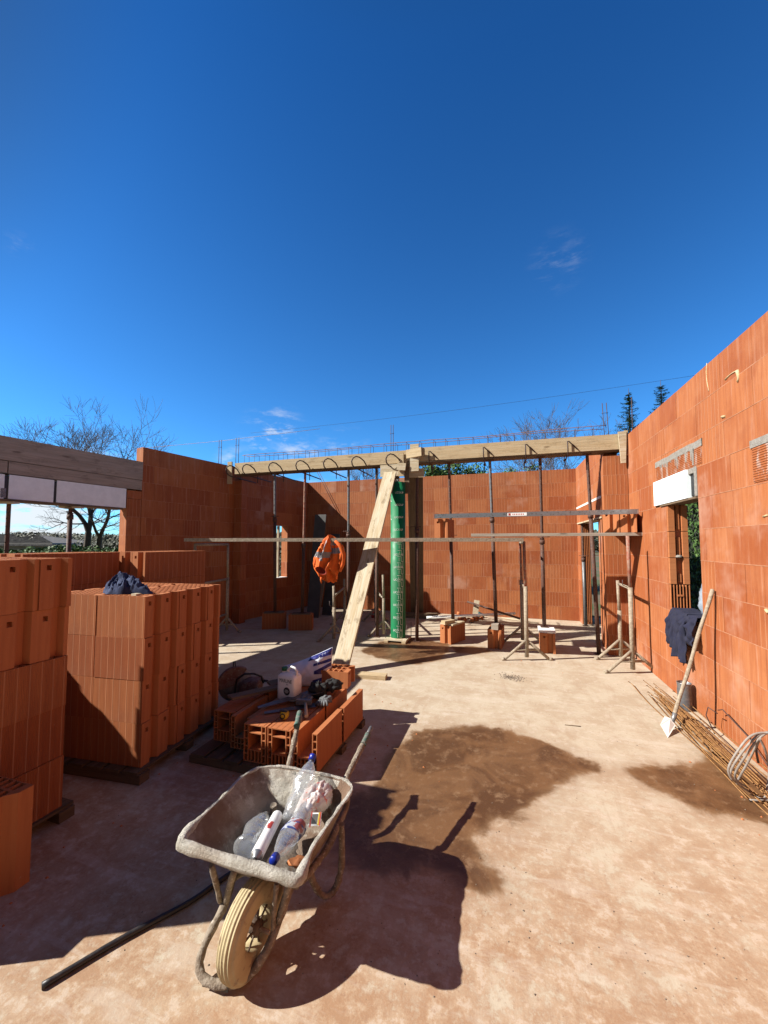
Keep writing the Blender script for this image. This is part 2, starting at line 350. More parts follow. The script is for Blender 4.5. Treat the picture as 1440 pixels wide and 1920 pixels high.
# ================================================================== THE SETTING
CR = 0.314; NR = 11; WH = CR*NR                              # course height, courses, wall height
XW = 1.88; YB = 9.62; XB = 1.585; YP = 6.87; TH = 0.20
LP = V((-5.25, YB, 0)); LD = V((-0.87, -4.6, 0)).normalized(); LN = V((-LD.y, LD.x, 0)); LN = -LN if LN.x < 0 else LN   # left wall line, running towards us; LN points into the room
def onleft(px, py, off=0.0): return atp(px, py, LP+LN*off, LN)
def blob(polys, x, y): ...
def sdf(poly, X, Y):
    d = np.full(X.shape, 1e9); ins = np.zeros(X.shape, bool); n = len(poly)
    for i in range(n):
        ax, ay = poly[i][:2]; bx, by = poly[(i+1) % n][:2]
        ex, ey = bx-ax, by-ay; t = np.clip(((X-ax)*ex+(Y-ay)*ey)/(ex*ex+ey*ey+1e-12), 0, 1)
        d = np.minimum(d, np.hypot(X-ax-t*ex, Y-ay-t*ey))
        c = ((ay > Y) != (by > Y)) & (X < (bx-ax)*(Y-ay)/(by-ay+1e-12)+ax); ins ^= c
    return np.where(ins, d, -d)
def gp(pts): return [tuple(atz(px, py)) for px, py in pts]
WET = [gp([(735, 1400), (790, 1368), (850, 1366), (900, 1360), (985, 1376), (1065, 1408), (1100, 1425), (1140, 1447), (1075, 1462), (1030, 1492), (985, 1530), (935, 1552), (900, 1585), (910, 1620), (950, 1655), (935, 1680), (870, 1672), (800, 1640), (700, 1640), (610, 1600), (620, 1500), (690, 1480)]),
       gp([(1160, 1440), (1230, 1432), (1290, 1428), (1340, 1412), (1385, 1424), (1470, 1480), (1470, 1560), (1390, 1536), (1300, 1522), (1240, 1490), (1190, 1462)]),
       gp([(672, 1222), (712, 1202), (770, 1196), (842, 1206), (846, 1222), (822, 1240), (770, 1246), (715, 1236)]),
       gp([(846, 1212), (905, 1212), (925, 1222), (880, 1227), (850, 1224)])]
def build_slab():
    x0, x1, y0, y1, st = -7.2, 2.2, -2.6, 10.2, .05
    xs = np.arange(x0, x1+1e-6, st); ys = np.arange(y0, y1+1e-6, st); X, Y = np.meshgrid(xs, ys, indexing='ij')
    w = np.full(X.shape, -9.)
    for p in WET: w = np.maximum(w, sdf(p, X, Y))
    nx, ny = X.shape; vs = np.stack([X, Y, np.zeros_like(X)], -1).reshape(-1, 3)
    i, j = np.meshgrid(np.arange(nx-1), np.arange(ny-1), indexing='ij'); a = (i*ny+j).ravel()
    fs = np.stack([a, a+ny, a+ny+1, a+1], -1)
    me = bpy.data.meshes.new('floor_slab'); v = vs.tolist(); f = fs.tolist()
    b = len(v); z = -.22                                     # the slab's own edge
    v += [(x0, y0, z), (x1, y0, z), (x1, y1, z), (x0, y1, z)]
    c = [0, (nx-1)*ny, nx*ny-1, ny-1]
    for k in range(4): f.append([c[k], b+k, b+(k+1) % 4, c[(k+1) % 4]])
    me.from_pydata(v, [], f); at = me.attributes.new('wet', 'FLOAT', 'POINT'); at.data.foreach_set('value', list(np.clip(w.ravel(), -1, 1))+[-1]*4)
    t = NT('slab'); o = t.vec('Object')
    big = t.noise(o, .55, 6, .6); mid = t.noise(o, 2.6, 8, .72); fin = t.noise(o, 11, 8, .74); grit = t.noise(o, 120, 3)
    cream = t.mix(t.mapr(mid, .40, .62), (.68, .575, .43), (.58, .455, .32))
    sal = t.mix(t.mapr(fin, .44, .56), (.47, .265, .145), (.585, .40, .255))
    sp = t.N.new('ShaderNodeSeparateXYZ'); t.L.new(o, sp.inputs[0])
    near = t.mapr(t.math('ADD', sp.outputs[1], t.math('MULTIPLY', big, 2.4)), 2.9, 5.2, 1, 0)     # red clay dust lies thickest at this end of the slab
    f1 = t.math('MULTIPLY', t.mapr(t.math('ADD', t.math('MULTIPLY', mid, .5), t.math('MULTIPLY', fin, .5)), .41, .51), t.math('ADD', .05, t.math('MULTIPLY', near, .80)))
    col = t.mix(f1, cream, sal)
    col = t.mix(t.math('MULTIPLY', t.mapr(fin, .54, .61), .42), col, (.80, .69, .57))
    col = t.mix(t.math('MULTIPLY', t.mapr(t.noise(o, 38, 5, .7), .57, .66), .34), col, (.36, .20, .13))
    trw = t.noise(t.vec('Object', (1.2, 7, 1)), 1.0, 5, .7, .5); col = t.mix(t.math('MULTIPLY', t.mapr(trw, .53, .62), .28), col, (.80, .70, .58)); col = t.mix(t.math('MULTIPLY', t.mapr(t.noise(t.vec('Object', (6, 1.4, 1), (4, 4, 0)), 1.0, 5, .7, .5), .55, .64), .25), col, (.46, .30, .19))
    col = t.mix(t.mapr(t.noise(o, 75, 3, .5), .70, .74, 0, .5), col, (.14, .09, .07))
    wsd = t.attr('wet'); wn = t.noise(o, 3.2, 6, .62, .5)
    ws = t.math('ADD', wsd, t.math('MULTIPLY', t.math('SUBTRACT', wn, .5), .34))
    wet = t.mapr(ws, -.03, .045); soft = t.mapr(ws, -.22, .04)
    col = t.mix(t.math('MULTIPLY', soft, .30), col, (.34, .20, .115))
    wc = t.mix(t.mapr(t.noise(o, 2.1, 6, .65, .8), .40, .62), (.11, .046, .016), (.22, .105, .042))
    wc = t.mix(t.math('MULTIPLY', t.mapr(fin, .50, .64), .45), wc, (.36, .21, .11))
    wc = t.mix(t.math('MULTIPLY', t.mapr(ws, .0, .10, 1, 0), .40), wc, (.40, .24, .12)); wc = t.mix(t.math('MULTIPLY', t.mapr(t.noise(o, 5.5, 7, .75), .58, .70), .35), wc, (.42, .27, .15))
    col = t.mix(t.math('MULTIPLY', wet, .95), col, wc)
    h = t.math('ADD', t.math('MULTIPLY', fin, .8), t.math('MULTIPLY', grit, .2))
    nr = t.bump(mid, .25, .02, t.bump(h, .45, .006))
    r = t.mix(wet, (.86,)*3, (.42,)*3); t.done(col, .8, nr); t.L.new(r, t.b.inputs['Roughness']); t.b.inputs['Specular IOR Level'].default_value = .3
    me.materials.append(t.m); ob = bpy.data.objects.new('floor', me); COL.objects.link(ob); props(ob, 'salmon coloured dusty concrete floor slab with brown wet stains', kind='structure')
build_slab()
def build_ground():
    mb = MB(); xs = [-3000, -300, -60, -7.2, 2.2, 60, 300, 3000]; ys = [-3000, -300, -60, -2.6, 10.2, 60, 300, 3000]
    z = lambda x, y: -.22
    for i in range(7):
        for j in range(7): mb.quad(*[(xs[a], ys[b], z(xs[a], ys[b])-.01) for a, b in ((i, j), (i+1, j), (i+1, j+1), (i, j+1))])
    t = NT('earth'); o = t.vec('Object'); n = t.noise(o, .35, 8, .65); g = t.noise(o, 9, 6, .7)
    col = t.mix(t.mapr(n, .42, .58), (.10, .13, .04), (.20, .145, .09)); col = t.mix(t.math('MULTIPLY', t.mapr(g, .45, .65), .5), col, (.07, .085, .03))
    t.done(col, .95, t.bump(g, .6, .03)); o = mb.build('ground', 'earth', base=(0, 0, 0)); props(o, 'rough grass and earth round the site', kind='structure')
build_ground()

def wall(name, label, A, B, out, H=WH, th=TH, openings=(), mat='clay_back', seed=1, blk=.47, parent=None, mats=None, rowskip=None, base=None):
    """masonry of single clay blocks from A to B; out = unit vector away from the room; openings = (s0,s1,z0,z1)"""
    rnd = random.Random(seed); A = V(A); B = V(B); d = (B-A); Ln = d.length; d.normalize(); out = V(out); mb = MB(); g = .0016
    nr = int(round(H/CR))
    for r in range(nr):
        z0, z1 = r*CR, (r+1)*CR; s = -rnd.choice([.0, .12, .25, .33]); cuts = []
        while s < Ln:
            l = blk*rnd.choice([1, 1, 1, 1, .5, .98, .75]); cuts.append((s, s+l)); s += l
        ops = [(o[0], o[1]) for o in openings if o[2] < z1-.02 and o[3] > z0+.02]
        def sub(a, b):
            segs = [(a, b)]
            for o0, o1 in ops:
                ns = []
                for p, q in segs:
                    if o1 <= p or o0 >= q: ns.append((p, q)); continue
                    if p < o0: ns.append((p, o0))
                    if q > o1: ns.append((o1, q))
                segs = ns
            return segs
        # thin zones above or below an opening inside this course are kept by clipping the block's height
        for a, b in cuts:
            a = max(a, 0); b = min(b, Ln)
            if b-a < .02: continue
            for p, q in sub(a, b):
                if q-p < .015: continue
                mb.tint = rnd.random(); e = rnd.uniform(-.0016, .0014); m = (p+q)/2
                c = A+d*m+out*(th/2)+V((0, 0, (z0+z1)/2)); mb.m = 2 if rnd.random() < .16 else 0
                mb.obox(c, d*((q-p)/2-g), out*(th/2+e), V((0, 0, CR/2-.0028)), off=(rnd.random()*9+.013, rnd.random()*9), fix=True); mb.m = 0
        for p, q in sub(0, Ln):                                # mortar bed and core behind the block faces
            if q-p < .05: continue
            mb.tint = .5; mb.m = 1; mb.obox(A+d*((p+q)/2)+out*(th/2)+V((0, 0, (z0+z1)/2)), d*((q-p)/2-.008), out*(th/2-.0032), V((0, 0, CR/2 if 0 < r < nr-1 else CR/2-.008))); mb.m = 0
            if r: mb.m = 1; mb.obox(A+d*((p+q)/2)+out*(th/2)+V((0, 0, z0)), d*((q-p)/2-.002), out*(th/2+.0010), V((0, 0, .0030))); mb.m = 0
        for o in openings:                                      # part courses: fill what lies above or below the opening
            if o[2] < z1-.02 and o[3] > z0+.02:
                for a, b in ((z0, min(o[2], z1)), (max(o[3], z0), z1)):
                    if b-a > .02:
                        mb.tint = rnd.random(); s0, s1 = max(o[0], 0), min(o[1], Ln)
                        if s1 > s0: mb.obox(A+d*((s0+s1)/2)+out*(th/2)+V((0, 0, (a+b)/2)), d*((s1-s0)/2-g), out*(th/2), V((0, 0, (b-a)/2-g)), off=(rnd.random()*9, 0), fix=True)
    o = mb.build(name, [mat, 'mortar_joint', 'clay_streak' if mat == 'clay_back' else 'clay_back'], parent, base=base or (A if parent is None else None)); 
    if parent is None: props(o, label, 'wall')
    return o
simple('mortar_joint', (.66, .32, .18), (.52, .21, .10), .9, 12, .3, .003)
# ---- back wall
wback = wall('block_wall', 'long sunlit back wall of ribbed terracotta blocks closing the room', (-5.32, YB, 0), (XB+.20, YB, 0), (0, 1, 0), seed=5, mat='clay_back')
# ---- right wall with its window
s_ = lambda y: YP+TH-y
wright = wall('block_wall', 'long sunlit right wall of smooth terracotta blocks with a narrow window', (XW, YP+TH, 0), (XW, -2.4, 0), (1, 0, 0), seed=11, mat='clay_streak',
              openings=[(s_(5.45), s_(4.64), 3*CR, 7*CR), (s_(5.77), s_(4.64), 7*CR, 8*CR)])
wpier = wall('block_pier', 'short terracotta block pier under the right end of the cross beam', (1.53, YP, 0), (XW-.004, YP, 0), (0, 1, 0), H=10*CR, seed=3, mat='clay_back', blk=.44)
wrear = wall('block_wall', 'sunlit far right wall of terracotta blocks round the doorway beyond the cross beam', (XB, YB-.003, 0), (XB, YP+TH+.003, 0), (1, 0, 0), seed=8, mat='clay_streak',
             openings=[(.32, 2.05, 0, 7*CR)])
# ---- left wall (two lengths, a small window, the wide opening under the timber beam)
sL = lambda y: (YB-y)/abs(LD.y)
wleft = wall('block_wall', 'shaded left wall of terracotta blocks with a narrow window', LP, LP+LD*sL(5.16), -LN, seed=21, mat='clay_streak', openings=[(sL(8.82), sL(8.38), .88, 2.19)])
wjamb = wall('block_wall', 'low block jamb below the end of the timber beam at the wide opening', LP+LD*(sL(5.16)+.004), LP+LD*sL(4.92), -LN, H=8*CR, seed=23, mat='clay_streak')
mj = MB(); mj.tint = .6; mj.bar(LP+LD*(sL(5.16)+.004)-LN*TH/2+V((0, 0, 8*CR+.072)), LP+LD*sL(4.925)-LN*TH/2+V((0, 0, 8*CR+.072)), TH, .14); mj.build('cut_block', 'clay_streak', wjamb)
wpil = wall('block_pier', 'shaded terracotta block pilaster under the left end of the cross beam', LP+LD*sL(7.12)+LN*.24, LP+LD*sL(7.12)+LN*.004, (0, 1, 0), H=10*CR, seed=4, mat='clay_streak', blk=.44)
# ================================================================== CLAY BLOCKS
def block_mesh(mb, L, T, H, x0=0, y0=0, z0=0, cells=(8, 3), rib=0, end=1, inner=1, tongue=True):
    """a hollow clay block: ribbed long faces, tongue and groove ends with a hand hole, a grid of cells open at the top"""
    g = .042; a, b, c, e = -T/2, -.06*T, .06*T, T/2
    P = lambda x, y, z: V((x0+x, y0+y, z0+z)); o = random.random()*5
    mb.m = rib
    for sg in (1, -1):
        y = sg*T/2; xs = (-L/2, L/2) if sg < 0 else (L/2, -L/2)
        mb.quad(P(xs[0], y, 0), P(xs[1], y, 0), P(xs[1], y, H), P(xs[0], y, H), uv=[(0, 0), (L, 0), (L, H), (0, H)])
    mb.m = end
    for sg in (1, -1):
        X = lambda d: sg*(L/2-d)
        prof = [(0, a), (0, b), (g, c), (g, .27*T), (0, .36*T), (0, e)]
        if sg < 0: prof = [(d, -y) for d, y in prof]
        for k in range(5):
            (d0, y0_), (d1, y1_) = prof[k], prof[k+1]
            if k == 0:                                        # wide ridge with the hand hole
                ya = y0_+(y1_-y0_)*.42; yb = y0_+(y1_-y0_)*.76; za, zb = H*.77, H*.87; dp = .045
                for (p, q, r, s_) in ((y0_, y1_, 0, za), (y0_, y1_, zb, H), (y0_, ya, za, zb), (yb, y1_, za, zb)):
                    mb.quad(P(X(0), p, r), P(X(0), q, r), P(X(0), q, s_), P(X(0), p, s_), uv=[(p, r), (q, r), (q, s_), (p, s_)])
                A = [P(X(0), ya, za), P(X(0), yb, za), P(X(0), yb, zb), P(X(0), ya, zb)]; B = [P(X(dp*.3), ya, za), P(X(dp*.3), yb, za), P(X(dp), yb, zb), P(X(dp), ya, zb)]
                for i in range(4): mb.quad(A[i], A[(i+1) % 4], B[(i+1) % 4], B[i])
                mb.quad(*B)
            else:
                l = math.hypot(d1-d0, y1_-y0_)
                mb.quad(P(X(d0), y0_, 0), P(X(d1), y1_, 0), P(X(d1), y1_, H), P(X(d0), y0_, H), uv=[(y0_, 0), (y0_+l, 0), (y0_+l, H), (y0_, H)])
        m_ = inner; mb.m = m_                                  # ends' top caps
        q = [(X(d), y) for d, y in prof]; xi = X(g)
        mb.poly([P(xi, prof[0][1], H), P(q[0][0], q[0][1], H), P(q[1][0], q[1][1], H), P(xi, prof[2][1], H)] if sg > 0 else [P(xi, prof[2][1], H), P(q[1][0], q[1][1], H), P(q[0][0], q[0][1], H), P(xi, prof[0][1], H)])
        mb.poly([P(xi, prof[3][1], H), P(q[4][0], q[4][1], H), P(q[5][0], q[5][1], H), P(xi, prof[5][1], H)] if sg > 0 else [P(xi, prof[5][1], H), P(q[5][0], q[5][1], H), P(q[4][0], q[4][1], H), P(xi, prof[3][1], H)])
        mb.m = end
    nx, ny = cells; X0, X1 = -L/2+g, L/2-g; w = .006; dp = min(.09, H*.4); mb.m = inner
    for i in range(nx):
        for j in range(ny):
            xa = X0+(X1-X0)*i/nx; xb = X0+(X1-X0)*(i+1)/nx; ya = -T/2+T*j/ny; yb = -T/2+T*(j+1)/ny
            O = [P(xa, ya, H), P(xb, ya, H), P(xb, yb, H), P(xa, yb, H)]; I = [P(xa+w, ya+w, H), P(xb-w, ya+w, H), P(xb-w, yb-w, H), P(xa+w, yb-w, H)]
            D = [p-V((0, 0, dp)) for p in I]
            for k in range(4): k2 = (k+1) % 4; mb.quad(O[k], O[k2], I[k2], I[k]); mb.quad(I[k], I[k2], D[k2], D[k])
            mb.quad(*D)
    mb.quad(P(-L/2+g, T/2, 0), P(L/2-g, T/2, 0), P(L/2-g, -T/2, 0), P(-L/2+g, -T/2, 0))
def block_proto(L, T, H, cells=(8, 3), rib='clay_ribbed', end='clay_plain', tint=.5, smooth=False):
    mb = MB(); mb.tint = tint; block_mesh(mb, L, T, H, cells=cells); o = mb.build('p', [rib, end], base=(0, 0, 0)); me = o.data; bpy.data.objects.remove(o); me.name = 'clay_block'; return me
def put_block(me, loc, rz, label, group=None, name='clay_block', rot=None):
    o = bpy.data.objects.new(name, me); COL.objects.link(o); o.location = loc; o.rotation_euler = rot or (0, 0, rz); return props(o, label, 'clay block', group)
BL, BT, BH = .45, .18, .3125
PB = [block_proto(BL, BT, BH-.002, tint=t) for t in (.15, .45, .75)]
RAW = block_proto(.47, .22, .312, tint=.6)
HS = lambda n: math.radians(n)
ROWN = {1: ['only'], 4: ['bottom', 'third', 'second', 'top'], 5: ['bottom', 'fourth', 'third', 'second', 'top']}
def pallet(name_label, c, rz, lx, ly, h, mat='wood_pallet'):
    t = thing('pallet', name_label, 'pallet', (c[0], c[1], 0), rz); d = .018
    M = mat4(t); T_ = lambda x, y, z: M @ V((x, y, z))
    n = max(3, int(lx/.16))
    for k in range(n):
        x = -lx/2+lx*(k+.5)/n; m = MB(); m.bar(T_(x, -ly/2, h-d/2), T_(x, ly/2, h-d/2), lx/n*.78, d, off=(k*.7, k)); m.build('deck_board', mat, t)
    for k in (-1, 0, 1):
        m = MB(); m.bar(T_(-lx/2, k*(ly/2-.05), (h-d)/2), T_(lx/2, k*(ly/2-.05), (h-d)/2), .09, h-d-.003, off=(k*1.3+3, k)); m.build('runner', mat, t)
    return t
def stack(where, corner, ang, rows, zb, nL, nT, facing_end, rnd, label_base, group):
    """corner = the near right corner; columns run left and away. facing_end(row) -> True when the blocks' ends look right"""
    ux = V((-math.cos(ang), -math.sin(ang), 0)); uy = V((-math.sin(ang), math.cos(ang), 0)); C0 = V(corner)
    for r in range(rows):
        fe = facing_end(r)
        ni, nj = (nL, nT) if fe else (nT, nL)                 # ni across (to the left), nj deep
        di, dj = (BL, BT) if fe else (BT, BL)
        for i in range(ni):
            for j in range(nj):
                p = C0+ux*(di*(i+.5)+rnd.uniform(-.006, .006)+(.006*(r % 2)))+uy*(dj*(j+.5)+rnd.uniform(-.002, .002)); p.z = zb+BH*r
                a = ang+(0 if fe else math.pi/2)+rnd.uniform(-.006, .006)+(math.pi if rnd.random() < 0 else 0)
                dn = ['nearest', 'second', 'third', 'fourth', 'farthest'] if nj == 5 else ['near', 'far']
                an = {2: ['right column', 'left column'], 5: ['right column', 'inner right column', 'middle column', 'inner left column', 'left column'], 3: ['right column', 'middle column', 'left column']}[ni]
                put_block(rnd.choice(PB), p, a, f'clay block in {where}, {ROWN[rows][r]} course, {dn[j]} one, {an[i]}', group)

_r = random.Random(3)
# middle stack
MC = V((-2.585, 2.25, 0)); MA = HS(5)
stack('the blue cloth stack', MC, MA, 4, .09, 2, 5, lambda r: True, _r, '', 'clay blocks piled on the middle pallet')
mx = V((-math.cos(MA), -math.sin(MA), 0)); my = V((-math.sin(MA), math.cos(MA), 0))
pallet('worn wooden pallet under the clay block stack with the blue cloth', MC+mx*.44+my*.46, MA, .98, 1.04, .088)
# tall left stack, cut by the left edge of the photo
LC = V((-2.70, .895, 0))
stack('the tall left stack', LC, 0, 5, .085, 2, 5, lambda r: r >= 3, _r, '', 'clay blocks piled on the left pallet')
stack('the outermost stack', V((-4.35, .95, 0)), 0, 5, .085, 2, 5, lambda r: True, _r, '', 'clay blocks piled on the outer left pallet')
pallet('worn wooden pallet under the tall clay block stack at the left edge', LC+V((-.45, .46, 0)), 0, .98, 1.0, .083)
# rear stacks
stack('the rear left stack', V((-4.0, 2.26, 0)), HS(1), 5, .085, 2, 3, lambda r: False, _r, '', 'clay blocks piled on the rear pallets')
stack('the farthest stack', V((-3.705, 3.20, 0)), HS(1), 5, .085, 2, 3, lambda r: False, _r, '', 'clay blocks piled on the rear pallets')
pallet('wooden pallet under the rear clay block stack', (-4.27, 2.71), HS(1), .60, .96, .083)
pallet('wooden pallet under the farthest clay block stack', (-3.98, 3.65), HS(1), .60, .96, .083)
# big block at the left edge
mbk = MB(); mbk.tint = .2; block_mesh(mbk, .47, .47, .48, cells=(8, 7)); _o = mbk.build('clay_block', ['clay_plain', 'clay_plain'], base=(0, 0, 0)); _o.location = (-2.60, 1.20, 0); props(_o, 'large smooth clay block with open cells standing alone on the floor at the left edge', 'clay block')

# ================================================================== TIMBER BEAM OVER THE WIDE LEFT OPENING
def lw(Y, z, off=0.0):                                         # point on the left wall's inner face
    return LP+LD*sL(Y)+LN*off+V((0, 0, z))
t = thing('formwork_beam', 'weathered grey timber formwork beam over the wide left opening', 'formwork beam', lw(3, 2.66))
m = MB(); m.bar(lw(5.165, 3.02, -.012), lw(-1.2, 3.06, -.012), .03, .325); m.build('side_board', 'wood_grey', t)
m = MB(); m.bar(lw(5.16, 2.765, -.014), lw(3.42, 2.775, -.014), .03, .17, off=(3, 2)); m.build('side_board', 'wood_grey', t)
m = MB(); m.bar(lw(3.41, 2.775, -.018), lw(-1.2, 2.79, -.018), .03, .165, off=(7, 5)); m.build('side_board', 'wood_grey', t)
m = MB(); m.bar(lw(5.16, 2.93, -.205), lw(-1.2, 2.95, -.205), .03, .50, off=(9, 2)); m.build('side_board', 'wood_grey', t)
m = MB(); m.bar(lw(5.155, 2.90, -.11), lw(-1.2, 2.93, -.11), .15, .40); m.build('concrete_core', 'concrete_grey', t)
t = thing('shutter_box', 'white foam roller shutter box under the grey timber beam on the left', 'shutter box', lw(3.5, 2.34))
for a, b in ((4.905, 3.955), (3.92, 3.43), (3.385, 2.2), (2.165, .9), (.87, -.6)):
    m = MB(); m.bar(lw(a, 2.508, -.09), lw(b, 2.512, -.09), .19, .33); m.build('foam_panel', 'eps', t, mods=[BEV(.005)])
m = MB(); m.bar(lw(4.9, 2.508, -.09), lw(-.6, 2.51, -.09), .16, .30); m.build('core', 'black_plastic', t)
m = MB(); m.bar(lw(3.405, 2.42, -.001), lw(3.35, 2.42, -.001), .012, .13); m.build('bracket', 'galv', t)
t = props(MB().build('x', 'galv', base=(0, 0, 0)), 'x', 'x') if False else None
m = MB(); m.bar(lw(4.86, 2.326, -.09), lw(-.6, 2.33, -.09), .20, .030); props(m.build('support_plank', 'wood_brown'), 'thin timber plank under the white foam shutter box on the left', 'plank')
m = MB(); p = lw(3.42, 2.296, -.08); m.bar(p+V((-.16, -.05, 0)), p+V((.16, .05, 0)), .09, .026); props(m.build('plank_offcut', 'wood_cream'), 'short pale plank offcut on the head of the leftmost steel prop', 'plank')
m = MB(); p = lw(4.18, 2.296, -.08); m.bar(p+V((-.14, -.06, 0)), p+V((.14, .06, 0)), .09, .026); props(m.build('plank_offcut', 'wood_cream'), 'short plank offcut on the steel prop beside the block jamb', 'plank')

# ================================================================== STEEL PROPS
def holed(mb, p, q, r, n=10, step=.11, hh=.016, face=(0, -1, 0)):
    """a tube with real pin holes through it, facing the given way"""
    p = V(p); q = V(q); d = q-p; Ln = d.length; d.normalize(); a = V(face); a = (a-d*a.dot(d)).normalized(); b = d.cross(a); zs = [0]; flag = []
    s = step*.5
    while s < Ln-.06: zs += [s, s+hh]; flag += [0, 1]; s += step
    zs.append(Ln); flag.append(0); base = len(mb.v); mb.smooth = True
    for z in zs:
        for j in range(n): tt = 2*math.pi*(j+.5)/n; mb.v.append(p+d*z+(a*math.cos(tt)+b*math.sin(tt))*r)
    for i in range(len(zs)-1):
        for j in range(n):
            if flag[i] and j in (n-1, n//2-1): continue
            a0 = base+i*n+j; a1 = base+i*n+(j+1) % n; mb.face([a0, a1, a1+n, a0+n], [(zs[i], j*.02), (zs[i], j*.02+.02), (zs[i+1], j*.02+.02), (zs[i+1], j*.02)])
    mb.smooth = False
def prop(label, b, tp, zs, low='rust_steel', up='rust_steel', group='steel props carrying the cross beam', handle=0.0, r=.032):
    b = V(b); tp = V(tp); t = thing('steel_prop', label, 'prop', b, group=group); d = (tp-b); dn = d.normalized(); s = b+d*((zs-b.z)/(tp.z-b.z)) if zs else b
    def plate(c, nm):
        m = MB(); m.box(c.x-.06, c.x+.06, c.y-.06, c.y+.06, c.z-.004, c.z+.004); m.build(nm, 'rust_steel', t)
    plate(b+V((0, 0, .005)), 'base_plate'); plate(tp-V((0, 0, .005)), 'head_plate')
    m = MB(); m.tube([b+dn*.01, s], r, 12); m.build('outer_tube', low, t)
    m = MB(); holed(m, s-dn*.02, tp-dn*.01, r*.78, face=(.2, -1, 0)); m.build('inner_tube', up, t)
    m = MB(); m.tube([s-dn*.09, s-dn*.02], r*1.35, 12); m.tube([s-dn*.02, s+dn*.012], r*1.15, 12)
    c = s+dn*.03; a = V((math.cos(handle), math.sin(handle), 0)); e = V((-a.y, a.x, 0))
    m.tube([c-a*.09, c-a*.12+e*.02, c-a*.10+e*.05, c+a*.06+e*.05, c+a*.07, c-a*.05-e*.03], .006, 6)
    m.build('collar', 'rust_steel', t); return t
prop('rusty steel prop under the white foam box, leftmost in the wide opening', lw(3.47, 0, -.09)*1, lw(3.47, 2.296, -.09), 1.05, group='steel props in the wide left opening')
prop('rusty steel prop under the foam box beside the block jamb', lw(4.17, 0, -.09), lw(4.17, 2.296, -.09), 2.2, group='steel props in the wide left opening')
BZ = 3.205
PRP = [(-4.52, 6.95, .335, -4.585, 6.97, 2.28, 'rust_steel', 'galv', 'shaded steel prop nearest the left end of the cross beam, sunlit only near its top', 0),
       (-3.93, 7.02, .335, -3.87, 6.97, 1.75, 'rust_steel', 'red_pipe', 'steel prop with a sunlit pinkish upper tube between left end of beam and orange jacket', 1),
       (-2.90, 6.97, .0, -2.91, 6.97, 1.95, 'rust_steel', 'galv', 'steel prop just right of the orange jacket, under the left half of the cross beam', 0),
       (-2.29, 6.90, .0, -2.33, 6.97, 1.95, 'rust_steel', 'rust_steel', 'rusty steel prop behind the long diagonal plank, left of the green tube', 2),
       (-1.51, 6.80, .0, -1.53, 6.97, 2.02, 'rust_steel', 'rust_steel', 'dark rusty steel prop just right of the green column tube', 0),
       (-.91, 7.12, .345, -.935, 6.97, 1.86, 'rust_steel', 'rust_steel', 'rusty steel prop standing on the block with two board offcuts', 3),
       (-.155, 7.05, .345, -.22, 6.97, 2.20, 'rust_steel', 'galv', 'steel prop with a grey galvanised upper tube, standing on a clay block', 2.6),
       (.62, 7.02, .345, .605, 6.97, 1.82, 'rust_steel', 'rust_steel', 'rusty steel prop on the clay block right of the front trestle', 2.9),
       (1.395, 6.86, .0, 1.325, 6.97, 2.24, 'rust_steel', 'rust_steel', 'dark rusty steel prop beside the doorway under the right end of the beam', .3)]
for x, y, z, tx, ty, zs, lo, up, lab, hd in PRP: prop(lab, (x, y, z), (tx, ty, BZ), zs, lo, up, handle=hd)
# two props of the doorway
prop('steel prop against the far jamb of the doorway, under the lintel', (1.62, 9.12, 0), (1.60, 9.12, 2.165), 1.45, 'galv', 'rust_steel', group='steel props under the doorway lintel', handle=2.5)
prop('mud splashed steel prop inside the doorway beside the block pier', (1.66, 7.62, 0), (1.62, 7.60, 2.165), 1.5, 'mud_pipe', 'rust_steel', group='steel props under the doorway lintel')
# blocks and offcuts below the props
def offcut(x, y, z, rz, lx, ly, h, lab, mat='wood_cream'):
    a = V((math.cos(rz), math.sin(rz), 0)); m = MB(); m.bar(V((x, y, z+h/2))-a*lx/2, V((x, y, z+h/2))+a*lx/2, ly, h, off=(x, y)); return props(m.build('board_offcut', mat), lab, 'board')
for x, y, a, lab in ((-4.55, 6.98, .5, 'clay block in deep shade under the leftmost prop of the beam'), (-3.96, 7.03, .35, 'clay block in shade under the prop with the pinkish upper tube'),
                     (-.90, 7.0, 1.12, 'clay block on the floor carrying two stacked board offcuts'), (-.155, 6.92, HS(84), 'clay block set end-on under the grey topped prop'), (.645, 6.90, HS(88), 'clay block set end-on right of the front trestle')):
    put_block(RAW, (x, y, 0), a, lab, 'clay blocks used as feet for the props')
offcut(-4.55, 6.97, .3135, .5, .40, .22, .018, 'thin board on the shaded block under the leftmost beam prop', 'wood_brown')
offcut(-3.95, 7.02, .3135, .35, .36, .22, .018, 'thin board on the shaded block under the pinkish prop', 'wood_brown')
offcut(-.90, 7.0, .3135, 1.12, .40, .26, .028, 'thin pale board lying on the block with two offcuts')
offcut(-.96, 6.84, .3425, .9, .24, .10, .055, 'thick short timber offcut on top of the thin pale board', 'wood_new')
offcut(-.16, 7.0, .3135, HS(84), .3, .12, .028, 'small board under the foot of the grey topped prop', 'wood_brown')
offcut(-.165, 6.77, .3135, HS(84), .16, .11, .085, 'grey wooden wedge on the front of the end-on block', 'wood_grey')
offcut(.64, 6.90, .3135, HS(88), .42, .25, .028, 'pale plastered board on the block right of the front trestle', 'white_board')

